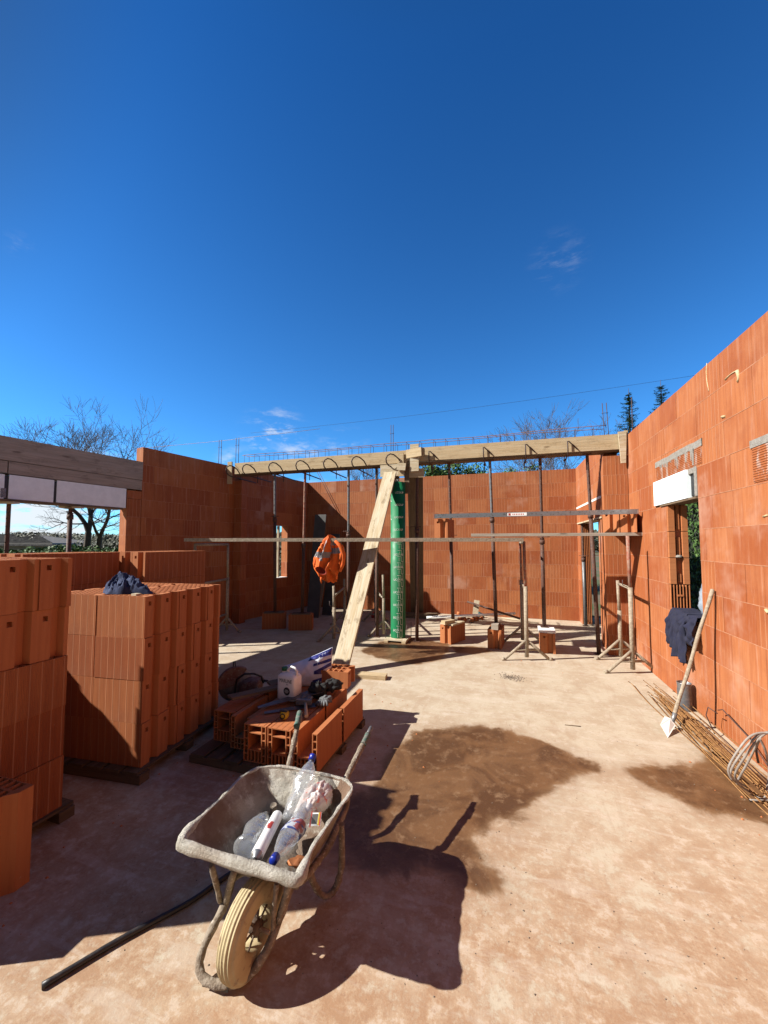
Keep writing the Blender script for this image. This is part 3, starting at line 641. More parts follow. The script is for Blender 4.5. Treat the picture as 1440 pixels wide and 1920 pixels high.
# ================================================================== CROSS BEAM
FY = 6.85
t = thing('formwork_beam', 'new pale timber formwork of the cross beam spanning the room on props', 'formwork beam', (-1.9, 7.0, BZ))
m = MB(); m.bar((-5.50, FY+.013, 3.345), (-1.70, FY+.013, 3.350), .027, .235); m.build('side_board', 'wood_new', t)
m = MB(); m.bar((-1.46, FY+.013, 3.375), (1.79, FY+.013, 3.355), .027, .245, off=(5, 3)); m.build('side_board', 'wood_new', t)
m = MB(); m.bar((-5.50, FY+.25, 3.355), (1.79, FY+.25, 3.36), .027, .21, off=(2, 7)); m.build('side_board', 'wood_brown', t)
m = MB(); m.bar((-5.48, FY+.132, 3.222), (1.79, FY+.132, 3.222), .205, .027, off=(2, 7)); m.build('bottom_board', 'wood_brown', t)
m = MB(); m.bar((-1.70, FY-.02, 3.385), (-1.40, FY-.10, 3.40), .025, .16, off=(4, 3)); m.build('side_board', 'wood_new', t)
for x, z0, z1, y, w, mt in ((-5.62, 3.02, 3.50, FY-.02, .11, 'wood_new'), (-1.545, 3.06, 3.56, FY-.05, .16, 'wood_cream'), (-1.80, 2.98, 3.42, FY-.045, .10, 'wood_new'), (-1.70, 2.66, 3.28, FY+.0, .09, 'wood_brown'), (-1.90, 2.84, 3.2, FY+.01, .10, 'wood_brown'), (1.80, 3.0, 3.50, FY-.05, .115, 'wood_cream'), (1.86, 3.2, 3.52, FY-.02, .05, 'wood_new')):
    m = MB(); xx = x
    m.prism([(-w/2, 0), (w/2, 0), (w/2, z1-z0-.0), (-w/2, z1-z0)] if x < 1.7 else [(-w/2+.03, 0), (w/2-.02, 0), (w/2, z1-z0), (-w/2, z1-z0)], (xx, y, z0), (1, 0, 0), (0, 0, 1), (0, .03, 0)); m.build('stake', mt, t)
m = MB(); m.bar((-2.20, FY-.03, 3.10), (-1.74, FY-.03, 3.10), .03, .22, off=(3, 1)); m.build('cleat', 'wood_cream', t)
m = MB(); m.bar((-1.86, FY-.08, 3.16), (-1.70, FY-.08, 3.14), .03, .13, off=(3, 9)); m.build('cleat', 'wood_cream', t)
m = MB(); m.bar((-1.70, FY+.02, 3.04), (-1.38, FY+.02, 3.03), .03, .16, off=(3, 4)); m.build('cleat', 'wood_new', t)
m = MB(); m.bar((-1.74, FY+.06, 3.13), (-1.74, FY+.30, 3.13), .10, .25, off=(3, 4)); m.build('cleat', 'wood_new', t)
# clamps
def clamp(x, lab, big=True, tilt=0.0, arm=.75):
    t = thing('formwork_clamp', lab, 'clamp', (x, FY-.1, 3.2), group='bent steel clamps gripping the cross beam')
    m = MB(); k = 1.0 if big else .0
    if big: P = [(x+.17, FY-.02, 3.225), (x+.13, FY-.05, 3.31), (x+.06, FY-.10, 3.375), (x, FY-.13, 3.39), (x-.055, FY-.145, 3.36), (x-.085, FY-.14, 3.30), (x-.08, FY-.12, 3.235), (x-.05, FY-.08, 3.185), (x, FY-.02, 3.165), (x+.02, FY+arm, 3.15)]
    else: P = [(x+.15, FY-.012, 3.27), (x+.02, FY-.03, 3.41), (x, FY-.04, 3.41), (x+.005, FY-.04, 3.20), (x+.01, FY, 3.19), (x+.02, FY+arm, 3.18)]
    P = [V(p)+V((tilt*.02, 0, 0)) for p in P]
    m.tube(P, .0125 if big else .010, 8); m.build('bar', 'dark_bar', t)
    m = MB(); m.tube([(x, FY+.29, 3.06), (x, FY+.29, 3.45)], .008, 6); m.tube([(x, FY+.27, 3.165), (x, FY+.33, 3.165)], .017, 8); m.build('jaw', 'dark_bar', t)
_n = ['leftmost', 'second', 'third', 'fourth', 'fifth', 'sixth']
for i, px in enumerate((428, 462, 512, 563, 615, 668)):
    clamp(aty(px, 880, FY-.1).x, f'large bent steel clamp on the left half of the cross beam, {_n[i]} from the left', tilt=[3, .8, .3, .3, .3, .3][i])
for i, (px, lab) in enumerate(((733, 'bent steel clamp over the joint of the two beam boards'), (803, 'thin steel clamp on the right half of the beam next to the joint'), (906, 'thin steel clamp above the grey topped prop'), (986, 'thin steel clamp in the middle of the right half of the beam'), (1066, 'thin steel clamp nearest the right end of the cross beam'))):
    clamp(aty(px, 860, FY-.1).x, lab, big=(i == 0), arm=.4 if i else .75)
# reinforcement cage
t = thing('rebar_cage', 'rusty reinforcement cage lying in the top of the cross beam', 'rebar cage', (-1.8, FY+.12, 3.4))
for y in (FY+.05, FY+.20):
    for z in (3.30, 3.625):
        m = MB(); P = [V((x, y, z+.012*math.sin(x*2.1+y*9)+(.012 if z > 3.5 and x > -1.5 else 0))) for x in np.linspace(-5.35, 1.60, 30)]; m.tube(P, .0055, 5); m.build('long_bar', 'rust_bar' if z > 3.5 else 'dark_bar', t)
x = -5.3
while x < 1.6:
    m = MB(); m.tube([(x, FY+.05, 3.30), (x, FY+.05, 3.63), (x+.01, FY+.20, 3.63), (x+.01, FY+.20, 3.30)], .004, 5, closed=True); m.build('stirrup', 'dark_bar', t); x += .24+.03*math.sin(x*7)
def starter(px, y0, y1, Y, lab, dx=.12, tie=1, zb=3.2, n=2, lean=0):
    p = aty(px, y0, Y); t = thing('starter_bars', lab, 'rebar', (p.x, Y, zb), group='starter bars rising from the walls'); zt = p.z
    for i in range(n): m = MB(); m.tube([(p.x+i*dx-lean, Y, zb), (p.x+i*dx, Y, zt)], .006, 6); m.build('bar', 'dark_bar', t)
    for z in (zt-.17,) if tie else (): m = MB(); m.tube([(p.x-.02, Y-.01, z), (p.x+dx+.02, Y-.01, z+.0)], .004, 5); m.build('tie', 'dark_bar', t)
starter(411, 825, 868, 7.0, 'pair of dark starter bars standing on the left wall', dx=.065)
starter(443, 821, 868, 7.05, 'pair of dark starter bars above the left end of the cross beam', dx=.07)
starter(733, 797, 850, 6.98, 'tall starter bars above the green column tube', dx=.045)
starter(1129, 756, 810, 6.98, 'pair of leaning starter bars near the right end of the beam', dx=.06, lean=-.03)
starter(1184, 745, 800, 6.75, 'thin single starter bar at the corner of the right wall', n=1, tie=0)
starter(594, 884, 900, 7.9, 'thin leaning tie bars behind the left half of the cross beam', dx=.05, zb=2.4, tie=0, lean=-.55)
# string line and overhead cable
m = MB(); m.tube([onleft(262, 842)+V((0, 0, .01)), aty(412, 827, 7.0), aty(600, 804, 7.0)], .004, 5); props(m.build('string_line', 'white_board'), 'taut white builder\'s string line above the left wall', 'string')
m = MB(); A = atd(470, 812, 30); B = atd(1330, 700, 22); m.tube([A+(B-A)*k/12-V((0, 0, 1.0*math.sin(math.pi*k/12)*.25)) for k in range(13)], .008, 5); props(m.build('overhead_cable', 'ink_black'), 'thin dark overhead cable crossing the sky behind the far walls', 'cable')

# ================================================================== COLUMN FORM
def text_mesh(txt, size):
    c = bpy.data.curves.new('t', 'FONT'); c.body = txt; c.size = size; c.extrude = 0; c.resolution_u = 3; o = bpy.data.objects.new('t', c); COL.objects.link(o)
    dg = bpy.context.evaluated_depsgraph_get(); dg.update(); me = bpy.data.meshes.new_from_object(o.evaluated_get(dg)); bpy.data.objects.remove(o); return [v.co.copy() for v in me.vertices], [list(p.vertices) for p in me.polygons]
def add_text(mb, txt, size, fn):
    v, f = text_mesh(txt, size); b = len(mb.v); mb.v += [V(fn(p.x, p.y)) for p in v]
    for q in f: mb.face([b+i for i in q], [(0, 0)]*len(q))
cx, cy, cr, cz0, cz1 = -1.855, 6.80, .135, .055, 2.86
simple('green_tube', (.0, .27, .095), (.0, .21, .07), .6, 5, .1, .002)
t = thing('column_form', 'green printed cardboard tube forming a round column under the beam', 'column form', (cx, cy, 0))
m = MB(); m.lathe((cx, cy, 0), [(cr, cz0), (cr, cz1), (cr-.006, cz1), (cr-.006, cz0+.1)], 40); m.build('tube', 'green_tube', t)
fx = math.atan2(-cy, -cx)                                     # angle that faces the viewer's side
def cyl(u, z): a = fx+u/cr; return V((cx+math.cos(a)*(cr+.0015), cy+math.sin(a)*(cr+.0015), z))
def strip(u0, z0, u1, z1, w=.007):
    n = max(1, int(abs(u1-u0)/.03)); 
    for k in range(n):
        ua = u0+(u1-u0)*k/n; ub = u0+(u1-u0)*(k+1)/n; za = z0+(z1-z0)*k/n; zb = z0+(z1-z0)*(k+1)/n
        if abs(u1-u0) > abs(z1-z0): m.quad(cyl(ua, za-w/2), cyl(ub, zb-w/2), cyl(ub, zb+w/2), cyl(ua, za+w/2))
        else: m.quad(cyl(ua-w/2, za), cyl(ua+w/2, za), cyl(ub+w/2, zb), cyl(ub-w/2, zb))
for k in range(26):
    z = .16+k*.112; u = -.06+((k*.37) % 1)*.01+(k/26)*.05
    if k < 15:
        m = MB(); strip(u+.02, z, u+.09, z); strip(u+.09, z, u+.09, z-.085); strip(u+.05, z-.085, u+.05, z-.02); strip(u+.09, z-.085, u+.13, z-.085); strip(u+.13, z-.085, u+.13, z+.03); m.build('step_line', 'ink_white', t)
    if k % 2 == 0: m = MB(); add_text(m, 'LICOUP', .066, lambda x, y: cyl(-.10+x*.72+k*.002, z+.02+y*.8)); m.build('lettering', 'ink_white', t)
    if k > 13 and k % 3 == 0: m = MB(); strip(-.17, z, -.17, z+.09); strip(-.17, z, -.13, z); m.build('corner_mark', 'ink_white', t)
m = MB(); m.bar((cx-.20, cy-.02, .043), (cx+.20, cy-.02, .043), .42, .022); m.build('base_board', 'wood_cream', t)
for s_x in (-.16, .16): m = MB(); m.bar((cx+s_x, cy-.25, .016), (cx+s_x, cy+.2, .016), .07, .03); m.build('batten', 'wood_new', t)
for k, (dx, dy) in enumerate(((-.19, -.15), (.19, -.12), (.2, .16), (-.18, .15))): m = MB(); m.tube([(cx+dx, cy+dy, .05), (cx+dx, cy+dy, .30)], .006, 6); m.build('rod', 'dark_bar', t)

# ================================================================== BRACES AND LEANING BOARDS
m = MB(); f = atz(636, 1262); m.bar(f+V((0, 0, .02)), (-1.99, FY-.10, 3.05), .235, .04, up=(0, -1, .7)); props(m.build('brace_plank', 'wood_cream'), 'long pale stained plank leaning from the floor up to the beam joint', 'plank')
m = MB(); m.bar(atz(784, 1153)+V((0, -.1, .03)), (-1.62, FY+.35, 3.10), .30, .035, up=(0, 1, .7), off=(4, 4)); props(m.build('brace_plank', 'wood_brown'), 'wide brown plank in shade leaning behind the green column tube', 'plank')
m = MB(); a = atz(586, 1158); m.bar(a+V((0, .0, .0)), a+V((.02, .34, 2.45)), .30, .03, up=(0, -1, 0)); props(m.build('leaning_board', 'board_grey'), 'tall grey panel leaning in the shaded far left corner', 'board')
m = MB(); a = atz(600, 1155); m.bar(a+V((.10, .15, 0)), a+V((.17, .50, 1.98)), .24, .03, up=(0, -1, 0)); props(m.build('leaning_board', 'board_grey'), 'shorter grey board leaning beside the tall grey panel behind the jacket', 'board')
m = MB(); a = atz(597, 1153); m.bar(a+V((0, -.1, 0)), a+V((.06, .2, 1.3)), .16, .025, up=(0, -1, 0)); props(m.build('leaning_board', 'wood_grey'), 'narrow pale board leaning in front of the grey panels', 'board')
offcut(atz(665, 1270).x+.2, atz(665, 1270).y+.05, 0, .1, .42, .14, .05, 'flat timber offcut on the floor beside the foot of the long plank', 'wood_new')

# ================================================================== TRESTLES AND SCAFFOLD PLANKS
def trestle(label, A, B, zA, zB, bar_z, mats=('mud_pipe', 'mud_pipe'), foot=.30, top=None, axis=None, r=.0255, low=.30, red=None):
    """two posts on splayed feet joined by rails"""
    A = V(A); B = V(B); t = thing('trestle', label, 'trestle', (A+B)/2); d = (B-A).normalized(); s = V((-d.y, d.x, 0)) if axis is None else V(axis).normalized()
    for P, zt, mt in ((A, zA, mats[0]), (B, zB, mats[1])):
        m = MB(); m.tube([P+V((0, 0, .05)), P+V((0, 0, zt*.62))], r*1.15, 12); m.build('post', 'mud_pipe', t)
        m = MB(); m.tube([P+V((0, 0, zt*.60)), P+V((-.012, 0, zt))], r*.88, 12); m.build('post_extension', red or mt, t)
        for sg in (-1, 1):
            m = MB(); m.tube([P+V((0, 0, low)), P+s*sg*foot+V((0, 0, .018))], r*.85, 8); m.tube([P+s*sg*foot+V((0, 0, .018)), P+s*sg*(foot+.05)+V((0, 0, .012))], r, 8); m.build('foot', 'mud_pipe', t)
        m = MB(); m.tube([P-s*foot*.5+V((0, 0, low*.52)), P+s*foot*.5+V((0, 0, low*.52))], r*.7, 8); m.build('brace', 'mud_pipe', t)
    for z in bar_z:
        m = MB(); m.tube([A+V((0, 0, z)), B+V((0, 0, z))], r*.8, 8); m.build('rail', 'mud_pipe', t)
    if top: m = MB(); m.tube([A+V((-.012, 0, zA-.01)), B+V((-.012, 0, zB-.01))], r*.9, 8); m.build('top_rail', 'mud_pipe', t)
    m = MB(); m.tube([A+V((-.03, 0, zA*.62)), A+V((-.09, 0, zA*.62+.03)), A+V((-.09, 0, zA*.62+.10))], .006, 6); m.build('pin', 'dark_bar', t)
    return t
FX = V((math.cos(YAW), math.sin(YAW), 0))
t1 = trestle('mud splashed trestle with faded red upper post alone in mid room', atz(988, 1238), atz(980, 1205), 1.765, 1.765, (1.05,), red='red_pipe', axis=FX, foot=.33, top=True)
t2a = atz(1187, 1262); t2b = V((t2a.x+.02, 6.66, 0))
t2 = trestle('tall mud splashed trestle beside the right wall', t2a, t2b, 1.845, 1.18, (1.13,), mats=('red_pipe', 'mud_pipe'), axis=FX, foot=.34, top=False)
l1 = atd(363, 1180, 6.46*1); l1.z = 0; l2 = atz(425, 1186)
tl = trestle('grey trestle in the shade behind the left block stacks', l1, l2, 1.73, 1.73, (1.04, .36), axis=FX, foot=.24, top=True)
tm = trestle('low trestle in the shade below the orange jacket', atz(626, 1203), atz(646, 1172), .98, .98, (.8,), axis=FX, foot=.26)
tn = trestle('low trestle in the shade left of the green column tube', atz(716, 1196)+V((.0, .1, 0)), atz(704, 1165), 1.15, 1.15, (.7,), axis=FX, foot=.26)
def plank(p, q, w, h, lab, mat, nm='scaffold_plank'): m = MB(); m.bar(p, q, w, h, off=(random.random()*9, 1)); return props(m.build(nm, mat), lab, 'plank')
PZ = 1.80
a = atd(352, 1014, 6.45); a.z = PZ; b = atd(979, 1013, 5.72); b.z = PZ-.005
PA, PB_ = V(a), V(b)
plank(a, b, .20, .055, 'long scaffold plank spanning from the left trestle to the middle trestle', 'mud_pipe')
a = atd(884, 1003, 6.25); a.z = 1.875; b = atd(1202, 1003, 5.55); b.z = 1.875
plank(a, b, .20, .045, 'grey scaffold plank from behind the middle trestle to the right trestle', 'wood_grey')
QA, QB = V(a), V(b)
# aluminium straight edge lying on blocks
a = atd(814, 968, 6.25); b = atd(1196, 959, 5.45); t = thing('straightedge', 'long aluminium straightedge lying level on the raised clay blocks', 'straightedge', (a+b)/2)
m = MB(); m.bar(a, b, .022, .068); m.build('bar', 'aluminium', t)
d = (b-a).normalized(); sd = V((d.y, -d.x, 0))
for nm, P in (('end_cap', a), ('end_cap', b)): m = MB(); m.bar(P-d*.008, P+d*.008, .028, .074); m.build(nm, 'red_pipe', t)
c = a+(b-a)*.44+sd*.0125; m = MB(); m.quad(*[c+d*x*.14+V((0, 0, z*.024)) for x, z in ((-1, -1), (1, -1), (1, 1), (-1, 1))]); m.build('sticker', 'white_plastic', t)
m = MB(); e = c+sd*.001; m.quad(*[e+d*(x*.016-.11)+V((0, 0, z*.018)) for x, z in ((-1, -1), (1, -1), (1, 1), (-1, 1))])
for k in range(7): m.quad(*[e+d*(x*.006-.06+k*.025)+V((0, 0, z*.010)) for x, z in ((-1, -1), (1, -1), (1, 1), (-1, 1))])
m.build('sticker_print', 'ink_red', t)
pb = atd(831, 1008, 6.3); put_block(RAW, (pb.x, pb.y+.16, PZ+.0285), HS(84), 'clay block standing on the long plank under the left end of the straightedge')
pb = atd(1158, 1003, 5.72); put_block(RAW, (pb.x+.0, pb.y+.10, 1.90), HS(62), 'clay block with deep grooves standing on the plank above the right trestle')
pb = atd(1190, 1000, 5.55)
# ================================================================== WHEELBARROW
from mathutils import noise as MN
def nz(p, s=1.0, o=0.0): return MN.noise(V((p[0]*s+o, p[1]*s-o, p[2]*s+o*.5)))
def mat_tray():
    t = NT('crusted'); o = t.vec('Object'); n = t.noise(o, 14, 8, .7); b = t.noise(o, 4, 5, .6); f = t.noise(o, 90, 5, .7)
    col = t.mix(t.mapr(n, .38, .62), (.78, .74, .65), (.54, .50, .42)); col = t.mix(t.math('MULTIPLY', t.mapr(b, .50, .66), .5), col, (.40, .30, .22))
    t.done(col, .95, t.bump(t.math('ADD', t.math('MULTIPLY', n, .8), f), 1.0, .012)); t.b.inputs['Specular IOR Level'].default_value = .2
    t = NT('tray_inside'); o = t.vec('Object'); n = t.noise(o, 9, 8, .7); b = t.noise(o, 3.2, 6, .65); f = t.noise(o, 110, 5, .7)
    col = t.mix(t.mapr(b, .38, .60), (.46, .40, .33), (.24, .15, .10)); col = t.mix(t.mapr(n, .54, .66), col, (.62, .56, .47))
    t.done(col, .9, t.bump(t.math('ADD', n, f), .8, .008)); t.b.inputs['Specular IOR Level'].default_value = .25
mat_tray()
simple('tyre_cream', (.68, .56, .32), (.56, .44, .24), .7, 9, .5, .003, c3=(.36, .25, .15))
simple('rim_brown', (.13, .085, .06), (.20, .14, .10), .75, 20, .5, .002)
simple('mud_tube', (.38, .31, .235), (.23, .17, .12), .92, 24, 1.0, .006, bscale=80, c3=(.52, .46, .38))
BX = -1.035                                                     # centre line of the barrow
t = thing('wheelbarrow', 'mortar crusted wheelbarrow with a cream wheel holding empty bottles', 'wheelbarrow', (BX, 1.6, 0))
wb = t
_rp = [(350, 1578), (450, 1610), (546, 1638), (562, 1630), (581, 1592), (600, 1562), (618, 1536), (636, 1511), (652, 1490), (657, 1475), (643, 1462), (600, 1451), (560, 1443), (520, 1437), (485, 1441), (456, 1456), (434, 1479), (404, 1508), (374, 1536), (351, 1558), (344, 1570)]
RIM = [tuple(atz(x, y, .50-.035*(x-343)/314)) for x, y in _rp]
def closed_spline(P, n):
    out = []; k = len(P); P = [V(p) for p in P]
    for i in range(n):
        t_ = i*k/n; j = int(t_); f = t_-j; a, b, c, d = P[(j-1) % k], P[j % k], P[(j+1) % k], P[(j+2) % k]
        out.append(.5*((2*b)+(c-a)*f+(2*a-5*b+4*c-d)*f*f+(3*b-a-3*c+d)*f*f*f))
    return out
NRM = 110; rim = closed_spline(RIM, NRM); ctr = V((-.995, 1.69, .275))
def tray_pt(i, v, off=0.0):
    """v from 0 (centre of the floor) to 1 (rim)"""
    r = rim[i % NRM]; bx = ctr+V(((r.x-ctr.x)*.60, (r.y-ctr.y)*.56+.02, 0)); 
    if v < .35: p = ctr+(bx-ctr)*(v/.35)
    else:
        f = (v-.35)/.65; f2 = f**1.18; p = bx+(V((r.x, r.y, bx.z))-bx)*f2; p.z = bx.z+(r.z-bx.z)*(f**.92)
    n = nz(p, 16, 3)*.006+nz(p, 45, 5)*.003; d = (p-V((ctr.x, ctr.y, .70))).normalized()
    return p+d*(n*(.3+v)+off)
m = MB(); m.smooth = True; NV = 22
m.grid(lambda i, j: tray_pt(i, j/(NV-1)), NRM, NV, uvf=lambda i, j: (i*.02, j*.02), closed_u=True); m.m = 0
m.grid(lambda i, j: tray_pt(i, 1-j/(NV-1), .012), NRM, NV, uvf=lambda i, j: (i*.02, j*.02), closed_u=True)
m.build('tray', 'tray_inside', t)
m = MB(); m.smooth = True                                       # crusted rolled lip, deepest at the front
def lip(i, j):
    i %= NRM; r = rim[i]; a = rim[i-1]; b = rim[(i+1) % NRM]; tg = (b-a).normalized(); o = tg.cross(V((0, 0, 1))).normalized()
    if o.dot(r-ctr) < 0: o = -o
    front = max(0, min(1, (1.50-r.y)/.10)); h = .011+.034*front; w = .009+.010*front; th = 2*math.pi*j/12
    x = math.cos(th); z = math.sin(th); sq = lambda q: math.copysign(abs(q)**.7, q)
    p = r+o*(w*sq(x)+.006)+V((0, 0, h*.5*sq(z)-h*.30*front-.002))
    d = (o*x+V((0, 0, z))); return p+d*(nz(p, 22, 2)*.005+nz(p, 60, 7)*.004)
m.grid(lip, NRM, 13, uvf=lambda i, j: (i*.02, j*.01), closed_u=True); m.build('rolled_lip', 'crusted', t)
m = MB(); m.smooth = True                                       # dried mortar thrown up on the back wall of the tray
for (u0, u1, v0, v1, th) in ((52, 72, .50, .97, .012),):
    def cr(i, j):
        a = i/24; b = j/14; u = u0+(u1-u0)*a; v = v0+(v1-v0)*b; k = int(u); p = tray_pt(k, v).lerp(tray_pt(k+1, v), u-k); e = min(1, 5*min(a, 1-a, b+.02)); d = (V((ctr.x, ctr.y, .6))-p).normalized()
        return p+d*(e*(th+nz(p, 40, 1)*.012+nz(p, 90, 1)*.005)-.004)
    m.grid(cr, 25, 15, uvf=lambda i, j: (i*.01, j*.01))
m.build('mortar_crust', 'crusted', t)
# wheel
WC = atz(474, 1734, .170); WX = V((math.cos(HS(5)), -math.sin(HS(5)), 0)); wh = MB(); prof = []
for k in range(28):
    a = 2*math.pi*k/28; r = .128+.056*math.cos(a) if math.cos(a) < 0 else .128+.056*math.cos(a); x = .048*math.sin(a)
    if math.cos(a) > .35: r += 0
    prof.append((r, x))
_pp = []
for k in range(120):
    a = 2*math.pi*k/120; r = .120+.050*math.copysign(abs(math.cos(a))**.8, math.cos(a)); x = .046*math.copysign(abs(math.sin(a))**.75, math.sin(a))
    if math.cos(a) > .30: r += .0022*math.cos(x/.0072*2*math.pi*.5)
    _pp.append((r, x))
prof = _pp; prof.append(prof[0]); wh.lathe(WC, prof, 64, WX); w_ = wh.build('tyre', 'tyre_cream', t)
m = MB(); m.lathe(WC, [(.082, -.028), (.090, -.02), (.078, 0), (.090, .02), (.082, .028), (.074, .024), (.070, 0), (.074, -.024), (.082, -.028)], 48, WX); m.lathe(WC, [(.001, -.035), (.026, -.035), (.026, .035), (.001, .035)], 20, WX)
for k in range(7):
    a = 2*math.pi*k/7; d = WX.cross(V((0, 0, 1)))*math.cos(a)+V((0, 0, math.sin(a)))
    for s_ in (-1, 1): m.tube([WC+WX*.020*s_+d*.02, WC+WX*.018*s_+d*.077], .0045, 6)
m.build('wheel_rim', 'rim_brown', t)
m = MB(); m.tube([WC-WX*.085, WC+WX*.085], .008, 8); m.build('axle', 'mud_tube', t)
def wavy(P, r, n=9, amp=.0015, step=.02):
    Q = []
    for a, b in zip(P[:-1], P[1:]):
        k = max(1, int((V(b)-V(a)).length/step)); Q += [V(a).lerp(V(b), i/k) for i in range(k)]
    Q.append(V(P[-1]))
    for _ in range(2): Q = [Q[0]]+[(Q[i-1]+Q[i]*2+Q[i+1])/4 for i in range(1, len(Q)-1)]+[Q[-1]]
    return Q, [r+nz(q, 30, 4)*amp*2 for q in Q], n
def pipe(nm, P, r, mt='mud_tube', amp=.0015, par=None): m = MB(); q, rr, n = wavy(P, r, amp=amp); m.tube(q, rr, n); return m.build(nm, mt, par or t)
def Zs(L): return [atz(*q) if len(q) == 3 and q[0] > 50 else V(q) for q in L]
pipe('frame_tube', Zs([(562, 1344, .592), (542, 1432, .445), (-1.20, 2.0, .30), (-1.16, 1.78, .232), (-1.12, 1.60, .232), (438, 1640, .25), (424, 1692, .22), (388, 1760, .12), (371, 1806, .055), (376, 1834, .034), (405, 1848, .030), (440, 1844, .033), (472, 1826, .055), (502, 1780, .11), (524, 1724, .175), (543, 1662, .235), (-.88, 1.62, .232), (-.86, 1.80, .232), (-.84, 2.02, .31), (648, 1462, .425), (690, 1376, .522)]), .0165, amp=.003)
pipe('front_strut', Zs([(413, 1690, .225), (404, 1650, .34), (396, 1622, .42)]), .011)
pipe('front_strut', Zs([(424, 1690, .225), (432, 1655, .33), (442, 1628, .41)]), .014)
pipe('front_strut', Zs([(522, 1728, .175), (533, 1690, .27), (545, 1648, .38)]), .014)
pipe('front_strut', Zs([(512, 1745, .15), (514, 1700, .26), (519, 1655, .37)]), .010)
pipe('leg', Zs([(570, 1608, .29), (588, 1656, .11), (604, 1682, .022), (617, 1684, .018), (632, 1662, .05), (641, 1625, .15), (641, 1545, .37)]), .016, amp=.003)
pipe('leg', [q+V((-.40, .02, 0)) for q in Zs([(570, 1608, .29), (588, 1656, .11), (604, 1682, .022), (617, 1684, .018), (632, 1662, .05), (641, 1625, .15), (641, 1545, .37)])], .016, amp=.003)
m = MB(); m.bar(atz(380, 1843, .030), atz(428, 1855, .028), .005, .022); m.build('bumper_plate', 'black_plastic', t)
simple('grip_green', (.05, .16, .12), (.20, .20, .17), .8, 30, .6, .003, c3=(.34, .30, .25))
pipe('grip', [atz(556, 1362, .577), atz(562, 1336, .602)], .0185, 'grip_green', par=t); pipe('grip', [atz(681, 1396, .50), atz(690, 1377, .520)], .0185, 'grip_green')
m = MB(); m.tube([atz(689, 1378, .519), atz(696, 1364, .533)], .013, 9); m.build('handle_end', 'galv', t)
# ---- what lies in the tray
def mat_pet():
    m = bpy.data.materials.new('pet'); m.use_nodes = True; MATS['pet'] = m; N = m.node_tree.nodes; L = m.node_tree.links; N.clear()
    o = N.new('ShaderNodeOutputMaterial'); tr = N.new('ShaderNodeBsdfTransparent'); tr.inputs[0].default_value = (.93, .95, .96, 1); gl = N.new('ShaderNodeBsdfGlossy'); gl.inputs[1].default_value = .16; gl.inputs[0].default_value = (.9, .93, .95, 1)
    df = N.new('ShaderNodeBsdfDiffuse'); df.inputs[0].default_value = (.78, .80, .82, 1); fr = N.new('ShaderNodeLayerWeight'); fr.inputs[0].default_value = .42
    tc = N.new('ShaderNodeTexCoord'); nn = N.new('ShaderNodeTexNoise'); nn.inputs['Scale'].default_value = 26; nn.inputs['Detail'].default_value = 4; L.new(tc.outputs['Object'], nn.inputs['Vector'])
    bp = N.new('ShaderNodeBump'); bp.inputs['Strength'].default_value = .9; bp.inputs['Distance'].default_value = .012; L.new(nn.outputs[0], bp.inputs['Height']); L.new(bp.outputs[0], gl.inputs['Normal']); L.new(bp.outputs[0], fr.inputs['Normal'])
    mr = N.new('ShaderNodeMapRange'); L.new(fr.outputs['Facing'], mr.inputs[0]); mr.inputs[3].default_value = .08; mr.inputs[4].default_value = .60
    a = N.new('ShaderNodeMixShader'); L.new(mr.outputs[0], a.inputs[0]); L.new(tr.outputs[0], a.inputs[1]); L.new(gl.outputs[0], a.inputs[2])
    b = N.new('ShaderNodeMixShader'); b.inputs[0].default_value = .11; L.new(a.outputs[0], b.inputs[1]); L.new(df.outputs[0], b.inputs[2]); L.new(b.outputs[0], o.inputs[0])
mat_pet()
def bottle(label, base, tip, r, squash=.25, crush=.012, cap=True, band=None, name='plastic_bottle'):
    base = V(base); tip = V(tip); ax = (tip-base); H = ax.length; ax.normalize(); t = thing(name, label, 'bottle', base); a = ax.cross(V((0, 0, 1))).normalized(); b = a.cross(ax)
    pr = [(0.02, .0), (.7, .0), (1, .03), (1, .12), (.94, .15), (1, .18), (.95, .24), (1, .28), (.97, .40), (1, .50), (1, .62), (.90, .72), (.66, .82), (.38, .90), (.24, .93), (.24, .965)]
    fine = []
    for (r0, h0), (r1, h1) in zip(pr[:-1], pr[1:]):
        k = max(1, int((h1-h0)*H/.010)); fine += [(r0+(r1-r0)*i/k, h0+(h1-h0)*i/k) for i in range(k)]
    fine.append(pr[-1]); n = 30
    def P(i, j, e=0):
        rr, h = fine[min(i, len(fine)-1)]; th = 2*math.pi*j/n; c = base+ax*(h*H); q = c+(a*math.cos(th)+b*math.sin(th)*(1-squash*math.sin(math.pi*min(1, h))))*(rr*r+e)
        w = math.sin(math.pi*min(1, h*1.15)) if h < .87 else 0
        d = (q-c).normalized() if (q-c).length > 1e-6 else V((0, 0, 0)); f = nz(q, 14, H*9)*crush*w+(.5-abs(nz(q, 30, 3)))*crush*.5*w
        return q+d*f
    m = MB(); m.smooth = True; m.grid(lambda i, j: P(i, j), len(fine), n+1, uvf=lambda i, j: (j*.01, i*.01)); m.build('body', 'pet', t)
    if cap: m = MB(); c = base+ax*(.945*H); m.lathe(c, [(.001, .030), (r*.36, .030), (r*.38, .026), (r*.38, 0), (r*.3, 0)], 18, ax); m.build('cap', 'blue_plastic', t)
    if band:
        i0 = min(range(len(fine)), key=lambda i: abs(fine[i][1]-band[0])); i1 = min(range(len(fine)), key=lambda i: abs(fine[i][1]-band[1]))
        m = MB(); m.smooth = True; m.grid(lambda i, j: P(i0+i, j, .0012), i1-i0+1, n+1, uvf=lambda i, j: (j*.01, i*.01)); lb = m.build('label_band', 'label_print', t)
    return t
